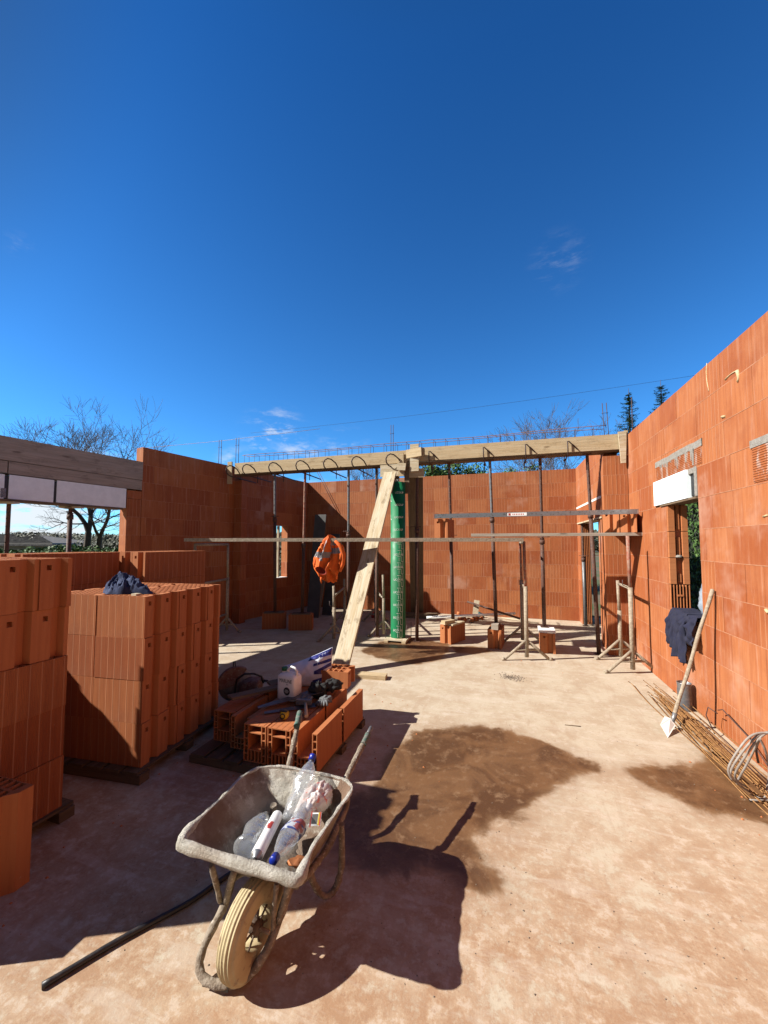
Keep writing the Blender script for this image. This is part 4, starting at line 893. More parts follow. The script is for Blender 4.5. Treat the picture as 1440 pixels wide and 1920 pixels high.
def mat_label():
    t = NT('label_print'); o = t.vec('Object'); n = t.noise(o, 30, 3, .5); n2 = t.noise(t.vec('Object', (1, 1, 1), (3, 3, 3)), 22, 2)
    c = t.mix(t.mapr(n, .52, .54), (.60, .64, .70), (.05, .08, .30)); c = t.mix(t.mapr(n2, .60, .62), c, (.42, .10, .10)); t.done(c, .4)
mat_label()
bottle('large clear bottle with blue cap sticking up over the rear rim of the wheelbarrow', atz(545, 1545, .385), atz(586, 1420, .555), .050, .2, .016)
bottle('clear bottle with printed label and blue cap pointing to the front of the wheelbarrow', atz(580, 1515, .405), atz(513, 1613, .475), .046, .25, .012, band=(.40, .62))
bottle('crushed clear bottle without cap lying left in the wheelbarrow', atz(457, 1592, .395), atz(500, 1524, .36), .052, .45, .026, cap=False)
A = atz(520, 1530, .40); B = atz(478, 1611, .465); ax = (B-A).normalized(); t = thing('foam_can', 'white expanding foam can with a silver end lying across the wheelbarrow', 'spray can', A); Hc = (B-A).length
m = MB(); m.lathe(A, [(.001, 0), (.022, 0), (.0265, .004), (.0265, Hc-.03), (.0255, Hc-.022)], 28, ax); m.build('body', 'white_plastic', t)
m = MB(); m.lathe(A, [(.0255, Hc-.022), (.022, Hc-.012), (.013, Hc-.006), (.013, Hc), (.001, Hc)], 24, ax); m.build('dome', 'aluminium', t)
m = MB(); m.lathe(A, [(.006, Hc), (.009, Hc+.004), (.009, Hc+.012), (.001, Hc+.012)], 16, ax); m.build('valve', 'ink_black', t)
sd = ax.cross(V((0, 0, 1))).normalized(); up = sd.cross(ax).normalized()
def onc(u, h, r=.0272): th = u/.0265; return A+ax*h+(up*math.cos(th)+sd*math.sin(th))*r
m = MB()
for (u0, u1, h0, h1) in ((-.012, .004, .11, .17), (-.006, .010, .125, .155)):
    for k in range(6): a_ = u0+(u1-u0)*k/6; b_ = u0+(u1-u0)*(k+1)/6; q = .0272+.0003*(h0 > .12); m.quad(onc(a_, h0, q), onc(b_, h0, q), onc(b_, h1, q), onc(a_, h1, q))
m.build('red_emblem', 'ink_red', t)
m = MB()
for k in range(5):
    h = .195+k*.009; m.quad(onc(-.014, h), onc(.012-.003*(k % 2), h), onc(.012-.003*(k % 2), h+.003), onc(-.014, h+.003))
m.build('blue_lines', 'ink_blue', t)
# crumpled food bag
def lump(name, label, cat, c, rx, ry, rz_, mt, rot=0, amp=.25, fr=9, seed=0, n=26, flat=.55, parent=None, mfun=None, sharp=.0):
    c = V(c); m = MB(); m.smooth = True; ca, sa = math.cos(rot), math.sin(rot)
    def P(i, j):
        th = 2*math.pi*i/n; ph = math.pi*j/(n//2); d = V((math.cos(th)*math.sin(ph), math.sin(th)*math.sin(ph), math.cos(ph)))
        k = 1+amp*nz(d, fr*.25, seed)+amp*.55*(.35-abs(nz(d, fr*.5, seed+4)))*2+amp*.25*nz(d, fr, seed+9)
        x, y, z = d.x*rx*k, d.y*ry*k, d.z*rz_*k
        if z < 0: z *= flat
        return c+V((x*ca-y*sa, x*sa+y*ca, z+rz_*flat))
    if mfun: 
        old = m.face
        m.grid(P, n, n//2+1, uvf=lambda i, j: (i*.02, j*.02), closed_u=True)
        m.mi = [mfun(q, m) for q in m.f]
    else: m.grid(P, n, n//2+1, uvf=lambda i, j: (i*.02, j*.02), closed_u=True)
    o = m.build(name, mt, parent, base=c if parent is None else None)
    if parent is None: props(o, label, cat)
    return o
simple('bag_plastic', (.70, .66, .63), (.60, .50, .46), .3, 16, .8, .006, c3=(.72, .22, .18), bscale=60)
t = thing('food_bag', 'crumpled red and white plastic bag on the right side of the wheelbarrow', 'plastic bag', (-.85, 1.66, .40), .35); M_ = mat4(t)
lump('bag', '', '', atz(592, 1518, .365), .062, .115, .070, 'bag_plastic', rot=-.25, amp=.30, fr=6, seed=5, n=56, parent=t)
m = MB(); c = atz(592, 1536, .43); e1 = V((.050, .012, .004)); e2 = V((-.006, .030, .040)); nn = e1.cross(e2).normalized(); nn = nn if nn.y < 0 else -nn
for (x0, x1, y0, y1, d, mt) in ((-.5, .5, -.5, .5, 0, 'white_plastic'), (-.5, -.40, -.6, .6, .001, 'ink_red'), (.2, .34, -.45, .5, .001, 'yellow_paint'), (.34, .46, -.5, .55, .0012, 'ink_red'), (-.36, .15, -.34, .40, .0012, 'board_grey')):
    m = MB(); m.quad(*[c+e1*x+e2*y+nn*d for x, y in ((x0, y0), (x1, y0), (x1, y1), (x0, y1))]); m.build('printed_panel', mt, t)
lump('clay_shard', 'broken piece of orange clay lying in the front of the wheelbarrow', 'clay shard', atz(560, 1620, .385), .034, .026, .014, 'clay_plain', rot=.5, amp=.5, fr=6, seed=8, n=18)

# ================================================================== LOW PALLET OF U BLOCKS WITH TOOLS
pallet('dark low wooden pallet under the hollow lintel blocks', (-1.86, 3.05), 0, 1.12, 1.02, .075)
def plank_box(m, x0, x1, y0, y1, z0, z1): m.box(x0, x1, y0, y1, z0, z1)
def ublock(x0, y0, L, z0, W, H, closed, label, mt='clay_plain'):
    """hollow lintel block lying along Y: double walls, a cell row below; closed ones also have shelf and lid"""
    m = MB(); m.tint = random.random(); w = .0075; d = .034; y1 = y0+L; jit = .002
    for xa in (x0, x0+d, x0+W-d-w, x0+W-w): m.box(xa, xa+w, y0, y1, z0, z0+H)
    for k in range(6):
        zz = z0+H*k/5*(1 if closed else .985)
        for xa in (x0+w, x0+W-d): m.box(xa, xa+d-w, y0+.001, y1-.001, min(zz, z0+H-w)-.0, min(zz, z0+H-w)+w)
    m.box(x0+d+w, x0+W-d-w, y0+.0012, y1-.0012, z0, z0+w); m.box(x0+d+w, x0+W-d-w, y0+.0012, y1-.0012, z0+.085, z0+.085+w)
    if not closed:
        m.box(x0+d+w, x0+W-d-w, y0+.0012, y1-.0012, z0+.042, z0+.042+w)
    for k in (1, 2, 3): xx = x0+d+(W-2*d)*k/4; m.box(xx-w/2, xx+w/2, y0+.002, y1-.002, z0+w, z0+.085)
    if closed:
        m.box(x0+d+w, x0+W-d-w, y0+.0012, y1-.0012, z0+H-w, z0+H+.0005); m.box(x0+d+w, x0+W-d-w, y0+.0012, y1-.0012, z0+H-.065, z0+H-.065+w)
        for k in range(4): xx = x0+W*(k+.5)/4; m.box(xx-.0015, xx+.0015, y0+.003, y1-.003, z0+H+.0005, z0+H+.0022)
    return props(m.build('lintel_block', mt), label, 'lintel block', 'hollow lintel blocks on the low pallet')
UZ = .078; UH = .278
ublock(-1.935, 2.575, .45, UZ, .196, UH, True, 'closed hollow lintel block at the near left corner of the sunlit front row')
ublock(-1.725, 2.575, .45, UZ, .196, UH, True, 'closed hollow lintel block in the middle of the sunlit front row')
ublock(-1.515, 2.585, .45, UZ, .200, UH, False, 'open U shaped lintel block at the near right corner, beside the wheelbarrow handle')
ublock(-1.510, 3.055, .45, UZ, .204, UH, False, 'open U shaped lintel block behind the near right one')
ublock(-1.725, 3.045, .45, UZ, .196, UH, True, 'closed hollow lintel block under the gloves in the back row')
ublock(-1.935, 3.045, .45, UZ, .196, UH, True, 'closed hollow lintel block under the white jug in the back row')
ublock(-2.155, 2.70, .45, UZ, .196, UH*.92, False, 'shaded U shaped lintel block just left of the front row')
ublock(-2.375, 2.76, .45, UZ, .196, UH*.9, True, 'shaded lintel block at the left edge of the low pallet')
ublock(-2.155, 3.17, .45, UZ, .196, UH*.98, False, 'shaded U shaped lintel block in the back, next to the disc cutter')
mbk = MB(); mbk.tint = .6; block_mesh(mbk, .42, .22, .15, cells=(6, 3), rib=1); o_ = mbk.build('clay_block', ['clay_ribbed', 'clay_plain'], base=(0, 0, 0)); o_.location = (-1.66, 3.56, UZ+UH+.003); o_.rotation_euler = (0, 0, .06); props(o_, 'low cut clay block with open cells lying behind the gloves on the lintel blocks', 'clay block')
for (a, b, w, lab) in (((-2.30, 2.86, .40), (-2.02, 3.42, .36), .10, 'narrow reddish board lying on the left lintel blocks'), ((-2.2, 3.3, .375), (-1.95, 3.62, .375), .14, 'short dark board near the disc cutter')):
    m = MB(); m.bar(a, b, w, .02); props(m.build('board_offcut', 'wood_brown'), lab, 'board')
TZ = UZ+UH+.003
# jug
def rbox(m, c, ax, ay, az, p=5, n=28, taper=None):
    """rounded box from a superellipse loft"""
    c = V(c); ax = V(ax); ay = V(ay); az = V(az); m.smooth = True; lv = [(-1, .0), (-1, .86), (-.94, .97), (-.8, 1), (0, 1), (.62, 1), (.82, .93), (.95, .72), (1, .35), (1, 0)]
    if taper: lv = taper
    sg = lambda q, e: math.copysign(abs(q)**(2/e), q)
    m.grid(lambda i, j: c+az*lv[j][0]+(ax*sg(math.cos(2*math.pi*i/n), p)+ay*sg(math.sin(2*math.pi*i/n), p))*lv[j][1], n, len(lv), uvf=lambda i, j: (i*.01, j*.01), closed_u=True); m.smooth = False
jc = V((-1.855, 3.10, TZ+.125)); ja = HS(-8); jx = V((math.cos(ja), math.sin(ja), 0)); jy = V((-math.sin(ja), math.cos(ja), 0))
t = thing('jug', 'white plastic jerrycan with a green cap and MARLINE lettering on the lintel blocks', 'jug', (jc.x, jc.y, TZ), ja)
m = MB(); rbox(m, jc, jx*.098, jy*.062, V((0, 0, .125)), 6, 36, [(-1, 0), (-1, .9), (-.95, 1), (0, 1), (.45, 1), (.60, .97), (.72, .82), (.80, .55), (.84, .3), (.84, 0)]); m.build('body', 'white_plastic', t)
m = MB(); c = jc-jx*.058+V((0, 0, .095)); m.lathe(c, [(.022, -.01), (.022, .022), (.001, .022)], 20); m.build('neck', 'white_plastic', t)
m = MB(); m.lathe(c+V((0, 0, .018)), [(.001, 0), (.027, 0), (.027, .026), (.022, .030), (.001, .030)], 20); m.build('cap', 'green_plastic', t)
m = MB(); m.tube([jc+jx*x+V((0, 0, z)) for x, z in ((-.035, .085), (-.015, .125), (.02, .150), (.055, .145), (.078, .115), (.082, .075))], .0125, 10); m.build('handle', 'white_plastic', t)
fy = -.0635; m = MB(); add_text(m, 'MARLINE', .036, lambda x, y: jc+jx*(x*.92-.062)+jy*fy+V((0, 0, y*1.25+.030))); m.build('lettering', 'ink_black', t)
m = MB(); add_text(m, 'Eau', .016, lambda x, y: jc+jx*(x+.012)+jy*fy+V((0, 0, y+.012))); m.build('small_lettering', 'ink_black', t)
m = MB(); m.lathe(jc+jx*.02+jy*(fy+.001)+V((0, 0, -.042)), [(.001, .0022), (.034, .0022), (.034, 0)], 28, -jy); m.build('round_label', 'ink_black', t)
m = MB()
for k in range(4): c = jc+jx*.02+jy*(fy-.0024)+V((0, 0, -.030-k*.008)); w = (.014, .022, .022, .012)[k]; m.quad(c-jx*w-V((0, 0, .0015)), c+jx*w-V((0, 0, .0015)), c+jx*w+V((0, 0, .0015)), c-jx*w+V((0, 0, .0015)))
m.build('label_lines', 'ink_white', t)
m = MB()
for k in range(9): c = jc-jx*.0985+V((0, 0, .04-k*.013)); m.quad(c-jy*.03-V((0, 0, .002)), c+jy*.03-V((0, 0, .002)), c+jy*.03+V((0, 0, .002)), c-jy*.03+V((0, 0, .002)))
m.build('side_lines', 'ink_black', t)
# sack
simple('sack_white', (.62, .66, .72), (.52, .57, .66), .4, 7, .7, .01, bscale=14)
t = thing('cement_sack', 'white plastic sack with dark blue lettering leaning behind the white jug', 'sack', (-1.90, 3.42, TZ))
S0 = V((-2.06, 3.30, TZ+.0)); sx = V((.42, .20, 0)); sz = V((-.03, .10, .30)); sn = sx.cross(sz).normalized(); sn = sn if sn.y < 0 else -sn
def top(u): return .62+.50*u**1.3
def sackp(u, v, side=1, e=0.0):
    vv = v*top(u); b = (max(0, math.sin(math.pi*u)*math.sin(math.pi*min(1, v))))**.6*.075; p = S0+sx*u+sz*vv; w = min(1, 8*min(u+.0001, 1-u+.0001, v+.0001, 1-v+.0001))
    return p+sn*side*(b+e)+sn*w*(nz(p, 13, 2)*.02+(.3-abs(nz(p, 22, 6)))*.014)
m = MB(); m.smooth = True; m.grid(lambda i, j: sackp(i/30, j/20), 31, 21, uvf=lambda i, j: (i*.01, j*.01)); m.grid(lambda i, j: sackp(1-i/30, j/20, -1), 31, 21, uvf=lambda i, j: (i*.01, j*.01)); m.build('sack', 'sack_white', t)
m = MB()
def bandq(pts):
    for (u0, v0), (u1, v1), (u2, v2), (u3, v3) in pts:
        n = 7
        for i in range(n):
            for j in range(n):
                def q(a, b): ua = u0*(1-a)*(1-b)+u1*a*(1-b)+u2*a*b+u3*(1-a)*b; va = v0*(1-a)*(1-b)+v1*a*(1-b)+v2*a*b+v3*(1-a)*b; return sackp(ua, va, 1, .003)
                m.quad(q(i/n, j/n), q((i+1)/n, j/n), q((i+1)/n, (j+1)/n), q(i/n, (j+1)/n))
for q_ in (((.50, .86), (.98, .80), (.99, .98), (.56, .985)), ((.62, .62), (.99, .62), (.99, .71), (.62, .70)), ((.62, .08), (.99, .16), (.99, .27), (.62, .18))): m = MB(); bandq([q_]); m.build('blue_stripe', 'ink_blue', t)
m = MB(); bandq([((.64, .36), (.99, .50), (.99, .60), (.64, .46)), ((.64, .36), (.99, .28), (.99, .38), (.64, .46))]); m.build('blue_zigzag', 'ink_blue', t)
m = MB(); bandq([((.70, .88), (.90, .86), (.93, .92), (.74, .94))]); m.build('white_print', 'sack_white', t)
# disc cutter
sc = atz(460, 1316); t = thing('disc_cutter', 'dusty red and grey disc cutter with black handles standing behind the lintel blocks', 'disc cutter', (sc.x, sc.y, 0))
c = V((sc.x, sc.y, 0)); dx = V((.95, .25, 0)).normalized(); dy = V((-dx.y, dx.x, 0))
simple('saw_red', (.22, .07, .05), (.30, .19, .14), .75, 16, .5, .003, c3=(.35, .27, .22))
simple('saw_grey', (.36, .35, .32), (.24, .22, .20), .7, 16, .5, .003)
m = MB(); rbox(m, c+dx*.06+V((0, 0, .14)), dx*.11, dy*.10, V((.03, .0, .12)), 5, 28); m.build('motor', 'saw_red', t, mods=[])
m = MB(); m.lathe(c-dx*.10-dy*.03+V((0, 0, .20)), [(.001, -.012), (.175, -.012), (.175, .012), (.001, .012)], 40, dx*.5-dy*.85); m.build('disc', 'saw_grey', t)
m = MB(); ax_ = (dx*.5-dy*.85).normalized(); g1 = V((0, 0, 1)); g2 = ax_.cross(g1); C_ = c-dx*.10-dy*.03+V((0, 0, .20))
pr = []
for k in range(15): a_ = math.pi*(-.05+.75*k/14); pr.append(C_+(g2*math.cos(a_)+g1*math.sin(a_))*.19)
for s_ in (-1, 1):
    m.poly([C_+ax_*.03*s_]+[p+ax_*.03*s_ for p in pr])
for p, q in zip(pr[:-1], pr[1:]): m.quad(p-ax_*.03, q-ax_*.03, q+ax_*.03, p+ax_*.03)
m.build('guard', 'saw_red', t)
m = MB(); m.tube([c+dx*x+dy*y+V((0, 0, z)) for x, y, z in ((-.02, -.13, .02), (-.06, -.14, .16), (-.04, -.14, .29), (.04, -.13, .345), (.13, -.10, .34), (.19, -.04, .29), (.20, .0, .21))], .011, 8); m.build('front_handle', 'black_plastic', t)
m = MB(); m.tube([c+dx*x+V((0, 0, z)) for x, z in ((.15, .24), (.24, .23), (.29, .19), (.27, .13), (.18, .10))], .013, 8); m.build('rear_handle', 'black_plastic', t)
m = MB(); m.tube([C_+V((-.03, 0, .13)), C_+V((-.035, 0, .24)), C_+V((-.015, 0, .245)), C_+V((.0, 0, .15))], .006, 6); m.build('guard_lever', 'black_plastic', t)
m = MB(); m.bar(c+dx*.02-dy*.115+V((0, 0, .05)), c+dx*.17-dy*.105+V((0, 0, .20)), .012, .018); m.build('belt_cover', 'saw_grey', t)
# saw blades, gloves, hammer, tape
def blade(a, b, w0, w1, z, lab, th=.003, mt='aluminium', nm='hand_saw', up=.0):
    a = V((a[0], a[1], z)); b = V((b[0], b[1], z+up)); d = (b-a).normalized(); s = V((-d.y, d.x, 0)); m = MB()
    m.prism([(0, -w0/2), ((b-a).length, -w1/2), ((b-a).length, w1/2), (0, w0/2)], a, d, s, (0, 0, th)); return props(m.build(nm, mt), lab, 'saw')
simple('blade_steel', (.26, .24, .25), (.18, .16, .16), .45, 9, .3, .002, .6)
blade((-1.985, 2.82), (-1.60, 3.20), .05, .13, TZ+.012, 'wide worn saw blade lying diagonally across the lintel blocks, tip to the left', mt='blade_steel', up=.05)
blade((-1.88, 2.76), (-1.56, 3.02), .04, .09, TZ+.006, 'narrower dark saw blade lying below the wide blade', mt='blade_steel')
simple('glove_black', (.018, .018, .018), (.03, .03, .03), .9, 20, .5, .004); simple('glove_grey', (.22, .23, .23), (.15, .155, .16), .9, 20, .5, .004, c3=(.34, .34, .33))
t = thing('work_gloves', 'pile of black and grey work gloves on the lintel blocks', 'gloves', (-1.56, 3.18, TZ))
for (x, y, z, rx, ry, rz_, mt, sd_) in ((-1.52, 3.29, .04, .085, .06, .055, 'glove_black', 1), (-1.61, 3.18, .01, .05, .075, .075, 'glove_black', 2), (-1.665, 3.04, 0, .055, .05, .045, 'glove_grey', 3), (-1.50, 3.10, .0, .055, .045, .035, 'glove_grey', 4)):
    lump('glove', '', '', (x, y, TZ+z), rx, ry, rz_, mt, rot=sd_, amp=.5, fr=8, seed=sd_*3, n=30, parent=t)
for k in range(5):
    a_ = -2.2+k*.35; m = MB(); p = V((-1.50+.03*math.cos(a_), 3.08+.03*math.sin(a_), TZ+.035)); q = p+V((math.cos(a_)*.055, math.sin(a_)*.055, -.02)); m.tube([p, p.lerp(q, .5)+V((0, 0, .008)), q], [.012, .0115, .009], 8); m.build('finger', 'glove_grey', t)
t = thing('hammer', 'club hammer with a pale wooden handle next to the gloves', 'hammer', (-1.56, 2.95, TZ))
m = MB(); m.bar((-1.70, 2.955, TZ+.045), (-1.575, 2.985, TZ+.045), .038, .038); m.build('head', 'galv', t, mods=[BEV(.004)])
m = MB(); m.tube([(-1.625, 2.975, TZ+.045), (-1.57, 2.88, TZ+.03), (-1.515, 2.79, TZ+.014)], [.011, .013, .015], 10); m.build('handle', 'wood_cream', t)
tp = V((-1.675, 2.725, TZ)); t = thing('tape_measure', 'yellow and black tape measure on the front edge of the lintel blocks', 'tape measure', tp)
m = MB(); m.lathe(tp+V((0, .018, .032)), [(.001, 0), (.030, 0), (.033, .004), (.033, .034), (.030, .038), (.001, .038)], 24, (.2, -1, .1)); m.build('case', 'yellow_paint', t)
m = MB(); m.lathe(tp+V((-.002, -.021, .030)), [(.014, .0), (.021, .002), (.021, .006), (.014, .006)], 24, (.2, -1, .1)); m.bar(tp+V((-.032, -.01, .066)), tp+V((.03, -.01, .066)), .02, .008); m.build('trim', 'ink_black', t)

# ================================================================== HOSE AND SMALL THINGS ON THE FLOOR
H_ = [atz(x, y, .012) for x, y in ((78, 1849), (112, 1829), (155, 1803), (205, 1773), (255, 1745), (305, 1719), (345, 1698), (375, 1679), (400, 1660), (440, 1632))]
m = MB(); q, rr, n = wavy(H_, .0122, amp=.0005); m.tube(q, rr, 12); props(m.build('hose', 'rubber_hose', base=H_[0]), 'stiff black hose lying on the floor left of the wheelbarrow', 'hose')
# ================================================================== BLUE CLOTH, JACKET, NAVY CLOTH
def heap(name, label, c, rx, ry, h, mt, seed, n=60, rot=0, tail=None):
    m = MB(); m.smooth = True; c = V(c); ca, sa = math.cos(rot), math.sin(rot)
    def P(i, j):
        th = 2*math.pi*i/n; s = j/(n//2); x = math.cos(th)*s; y = math.sin(th)*s
        k = 1+.18*nz((math.cos(th), math.sin(th), 0), 1.6, seed)
        if tail: k += tail[1]*math.exp(-((th-tail[0]+math.pi) % (2*math.pi)-math.pi)**2/.10)
        X = x*rx*k; Y = y*ry*k; e = max(0, 1-s)**.55; q = (X*1.0, Y*1.0, .3)
        wx = .04*nz(q, 9, seed+1); wy = .04*nz(q, 9, seed+6); q2 = (X+wx, Y+wy, .3); rg = lambda f_, k_: .5-2*abs(nz(q2, f_, k_)); fade = min(1, (1-s)*5)
        z = h*e*(.66+.5*nz(q, 8, seed))+fade*(.034*rg(22, seed+2)+.020*rg(44, seed+5)+.008*rg(85, seed+7))
        return c+V((X*ca-Y*sa, X*sa+Y*ca, max(z, .004)+.003*nz(q, 60, 1)))
    m.grid(P, n, n//2+1, uvf=lambda i, j: (i*.01, j*.01), closed_u=True); return props(m.build(name, mt, base=c), label, 'cloth')
bc = atz(203, 1117, 1.345); heap('work_cloth', 'crumpled blue work shirt lying on top of the middle clay block stack', (bc.x-.11, 2.375, 1.337), .150, .11, .21, 'cloth_blue', 4, n=180, tail=(.1, 1.0))
m = MB(); m.box(-2.76, -2.71, 2.275, 2.32, 1.337, 1.352); props(m.build('wood_chip', 'wood_cream'), 'small wooden block beside the blue shirt on the stack', 'wood block')
simple('hivis_shade', (.42, .035, .01), (.30, .025, .008), .85, 12, .3, .003)  # darker copy of the orange for the painted shade in the hem
def jacket():
    D = 6.05; rows = [(1003, 616, 619), (1009, 611, 628), (1017, 606, 637), (1027, 600, 643), (1037, 595, 645), (1048, 591, 644), (1058, 590, 640), (1068, 592, 635), (1077, 599, 633), (1085, 605, 633), (1091, 612, 631)]
    t = thing('safety_jacket', 'bright orange safety jacket with grey reflective bands hanging from the scaffold plank', 'jacket', atd(618, 1090, D)); n = 96; R = []
    for y, a, b in rows: pa = atd(a, y, D); pb = atd(b, y, D); R.append(((pa+pb)/2, (pb-pa)/2))
    rr = []
    for i in range(len(R)-1):
        for k in range(4): rr.append((R[i][0].lerp(R[i+1][0], k/4), R[i][1].lerp(R[i+1][1], k/4)))
    rr.append(R[-1])
    def P(i, j):
        c, h = rr[j]; th = 2*math.pi*i/n; d = V((0, 1, 0)); w = h.length; e = .30*w; q = (math.cos(th)*2.2, math.sin(th)*2.2, c.z*2.0)
        yy = j/len(rr); f = 1+.12*nz(q, 1.1, 3)+.34*(.33-abs(nz((q[0], q[1], q[2]*.45), 1.6, 8)))+.14*(.3-abs(nz((q[0], q[1], q[2]*.8), 3.4, 2)))-.30*max(0, math.sin(th*2.5+1.2))**6*(.3+yy)
        a_ = math.cos(th)*w; cr = (.42-abs(nz((a_*9, c.z*1.6, 2), 1, 4))*1.6)*.085+(.4-abs(nz((a_*20+c.z*5, c.z*3, 5), 1, 6))*1.5)*.035
        return c+h*math.cos(th)*f+d*(math.sin(th)*e*f-(cr if math.sin(th) < 0 else 0)*min(1, 2.5*abs(math.sin(th))))+V((0, 0, .02*nz(q, 1.5, 2)+.03*nz((math.cos(th)*3, 1, 1), 1, 3)*yy))
    m = MB(); m.smooth = True; m.grid(P, n, len(rr), uvf=lambda i, j: (i*.02, j*.02), closed_u=True); N0 = len(rr)-1
    mi = []
    for k in range(len(m.f)):
        i, j = divmod(k, N0); a = i/n; s = 0                      # a from .5 to 1 faces us (sin < 0)
        jj = j+ (3 if a > .75 else 0)
        if 15 <= jj <= 18: s = 1
        if 6 <= j <= 20 and (.66 < a < .69): s = 1
        if 9 <= jj <= 12 and a > .74: s = 1
        mi.append(s)
    m.mi = mi; m.build('jacket_body', ['hivis', 'silver_tape'], t)
    m = MB(); Q = [atd(x, y, D-.05) for x, y in ((628, 1014), (639, 1024), (644, 1040), (643, 1058), (637, 1072))]; m.smooth = True; m.tube(Q, [.02, .034, .036, .030, .022], 12, smooth=True); m.build('sleeve', 'hivis', t)
    m = MB(); m.smooth = True                                   # darker orange patch paints the shade inside the open hem
    cc = atd(604, 1070, D-.15)
    def lin(i, j): a_ = 2*math.pi*i/20; q = j/4; return cc+_R*(math.cos(a_)*.085*q-.02)+V((0, 0, math.sin(a_)*.055*q-math.cos(a_)*.03*q))+_h*(.05*(1-q*q))
    m.grid(lin, 20, 5, closed_u=True); m.build('hem_shade', 'hivis_shade', t)
    a = atd(603, 1082, D-.05); m = MB(); m.tube([a, a+V((-.01, 0, -.05)), a+V((.0, 0, -.10))], [.022, .014, .008], 10); m.build('drawcord', 'hivis', t)
jacket()
# navy cloth over the window sill
t = thing('navy_jacket', 'dark navy work jacket hanging over the sill of the right wall window', 'jacket', (1.86, 5.0, .95)); 
def drape(Y0, Y1, zb, seed, out=.03, zt=.985, nm='cloth_fold', k0=0):
    m = MB(); m.smooth = True; nu, nv = 40, 46
    def P(i, j):
        u = i/(nu-1); v = j/(nv-1); Y = Y0+(Y1-Y0)*u; zbb = zb+.05*nz((u*3, 0, seed), 1.3, seed)
        if v < .18: f = v/.18; x = 2.06-(2.06-1.87+out)*f; z = zt+.012+.012*nz((u*5, v*5, seed), 1, seed)
        else: f = (v-.18)/.82; x = 1.87-out; z = zt-(zt-zbb)*f; x -= .050*abs(math.sin(u*7+f*1.6+seed+1.5*nz((u*2, f*2, seed), 1, 2)))*min(1, f*3)+.03*nz((u*4, f*3, seed), 1.5, 3)+.022*(.4-abs(nz((u*5+f*2, f*1.3, seed), 2.2, 7)))+.012*min(1, f*4); Y += .03*f*nz((u*2, f*2, 1), 1, seed)-(.09*f*(u-.5))
        return V((min(x, 1.868) if v >= .18 else x, Y, z))
    m.grid(P, nu, nv, uvf=lambda i, j: (i*.01, j*.01)); return m.build(nm, 'cloth_navy', t, mods=[('solidify', 'SOLIDIFY', dict(thickness=.008, offset=1))])
drape(5.27, 5.03, .56, 1); drape(5.08, 4.86, .50, 5, out=.045); drape(4.95, 4.68, .70, 9, out=.03)
# ================================================================== RIGHT WALL DETAILS
def onwall(px, py, d=0.0): p = atx(px, py, XW-d); return p
def patch(y0, y1, z0, z1, th, mt, nm, par=wright, ribs=False):
    m = MB(); m.box(XW-th, XW+.01, min(y0, y1), max(y0, y1), z0, z1)
    if ribs:
        z = z0+.01
        while z < z1-.01: m.box(XW-th-.004, XW-th+.001, min(y0, y1)+.002, max(y0, y1)-.002, z, z+.009); z += .019
    return m.build(nm, mt, par)
patch(5.70, 4.52, 2.535, 2.745, .004, 'clay_smear', 'lintel_block_face', ribs=True); 
m = MB(); n = 26
for k in range(n):
    ya = 5.72-(1.22)*k/n; yb = 5.72-(1.22)*(k+1)/n; zz = lambda y: 2.742+.012*nz((y*6, 0, 0), 1, 3)
    m.quad((XW-.009, ya, zz(ya)-.035), (XW-.009, yb, zz(yb)-.035), (XW-.009, yb, zz(yb)+.035), (XW-.009, ya, zz(ya)+.035)); m.quad((XW-.009, ya, zz(ya)+.035), (XW-.009, yb, zz(yb)+.035), (XW+.002, yb, zz(yb)+.04), (XW+.002, ya, zz(ya)+.04)); m.quad((XW+.002, ya, zz(ya)-.04), (XW+.002, yb, zz(yb)-.04), (XW-.009, yb, zz(yb)-.035), (XW-.009, ya, zz(ya)-.035))
m.build('mortar_band', 'mortar_grey', wright)
rd = random.Random(9)
for k in range(16):
    y = rd.uniform(4.56, 5.66); l = rd.uniform(.03, .10)*(2.4 if k % 5 == 0 else 1); m = MB(); w = rd.uniform(.006, .014)*(2.2 if k % 5 == 0 else 1)
    m.prism([(-w, 0), (w, 0), (w*.4, -l), (-w*.4, -l)], (XW-.0105, y, 2.715), (0, 1, 0), (0, 0, 1), (.009, 0, 0)); m.build('mortar_drip', 'mortar_grey', wright)
patch(3.72, 2.3, 2.215, 2.49, .004, 'clay_smear', 'lintel_block_face', ribs=True); patch(3.74, 2.3, 2.49, 2.55, .009, 'mortar_grey', 'mortar_band')
# window head: foam box and its torn end
t = thing('shutter_box', 'white foam shutter box in the head of the right wall window', 'shutter box', (XW, 5.2, 2.22))
m = MB(); m.box(XW-.022, XW+.16, 5.40, 5.765, 2.222, 2.526); m.build('foam_panel', 'eps', t, mods=[BEV(.004)])
m = MB(); m.box(XW-.022, XW+.16, 4.83, 5.394, 2.222, 2.526); m.build('foam_panel', 'eps', t, mods=[BEV(.004)])
m = MB(); m.box(XW+.02, XW+.15, 4.70, 4.828, 2.24, 2.50); m.build('torn_end', 'black_plastic', t)
m = MB(); m.box(XW-.004, XW+.14, 4.642, 4.70, 2.225, 2.53); m.box(XW-.004, XW+.03, 4.70, 4.826, 2.47, 2.526); m.build('mortar_edge', 'mortar_grey', t)
m = MB(); m.box(XW-.015, XW+.17, 4.65, 5.60, 2.198, 2.219); props(m.build('support_plank', 'wood_brown'), 'dark plank under the white foam box of the right window', 'plank')
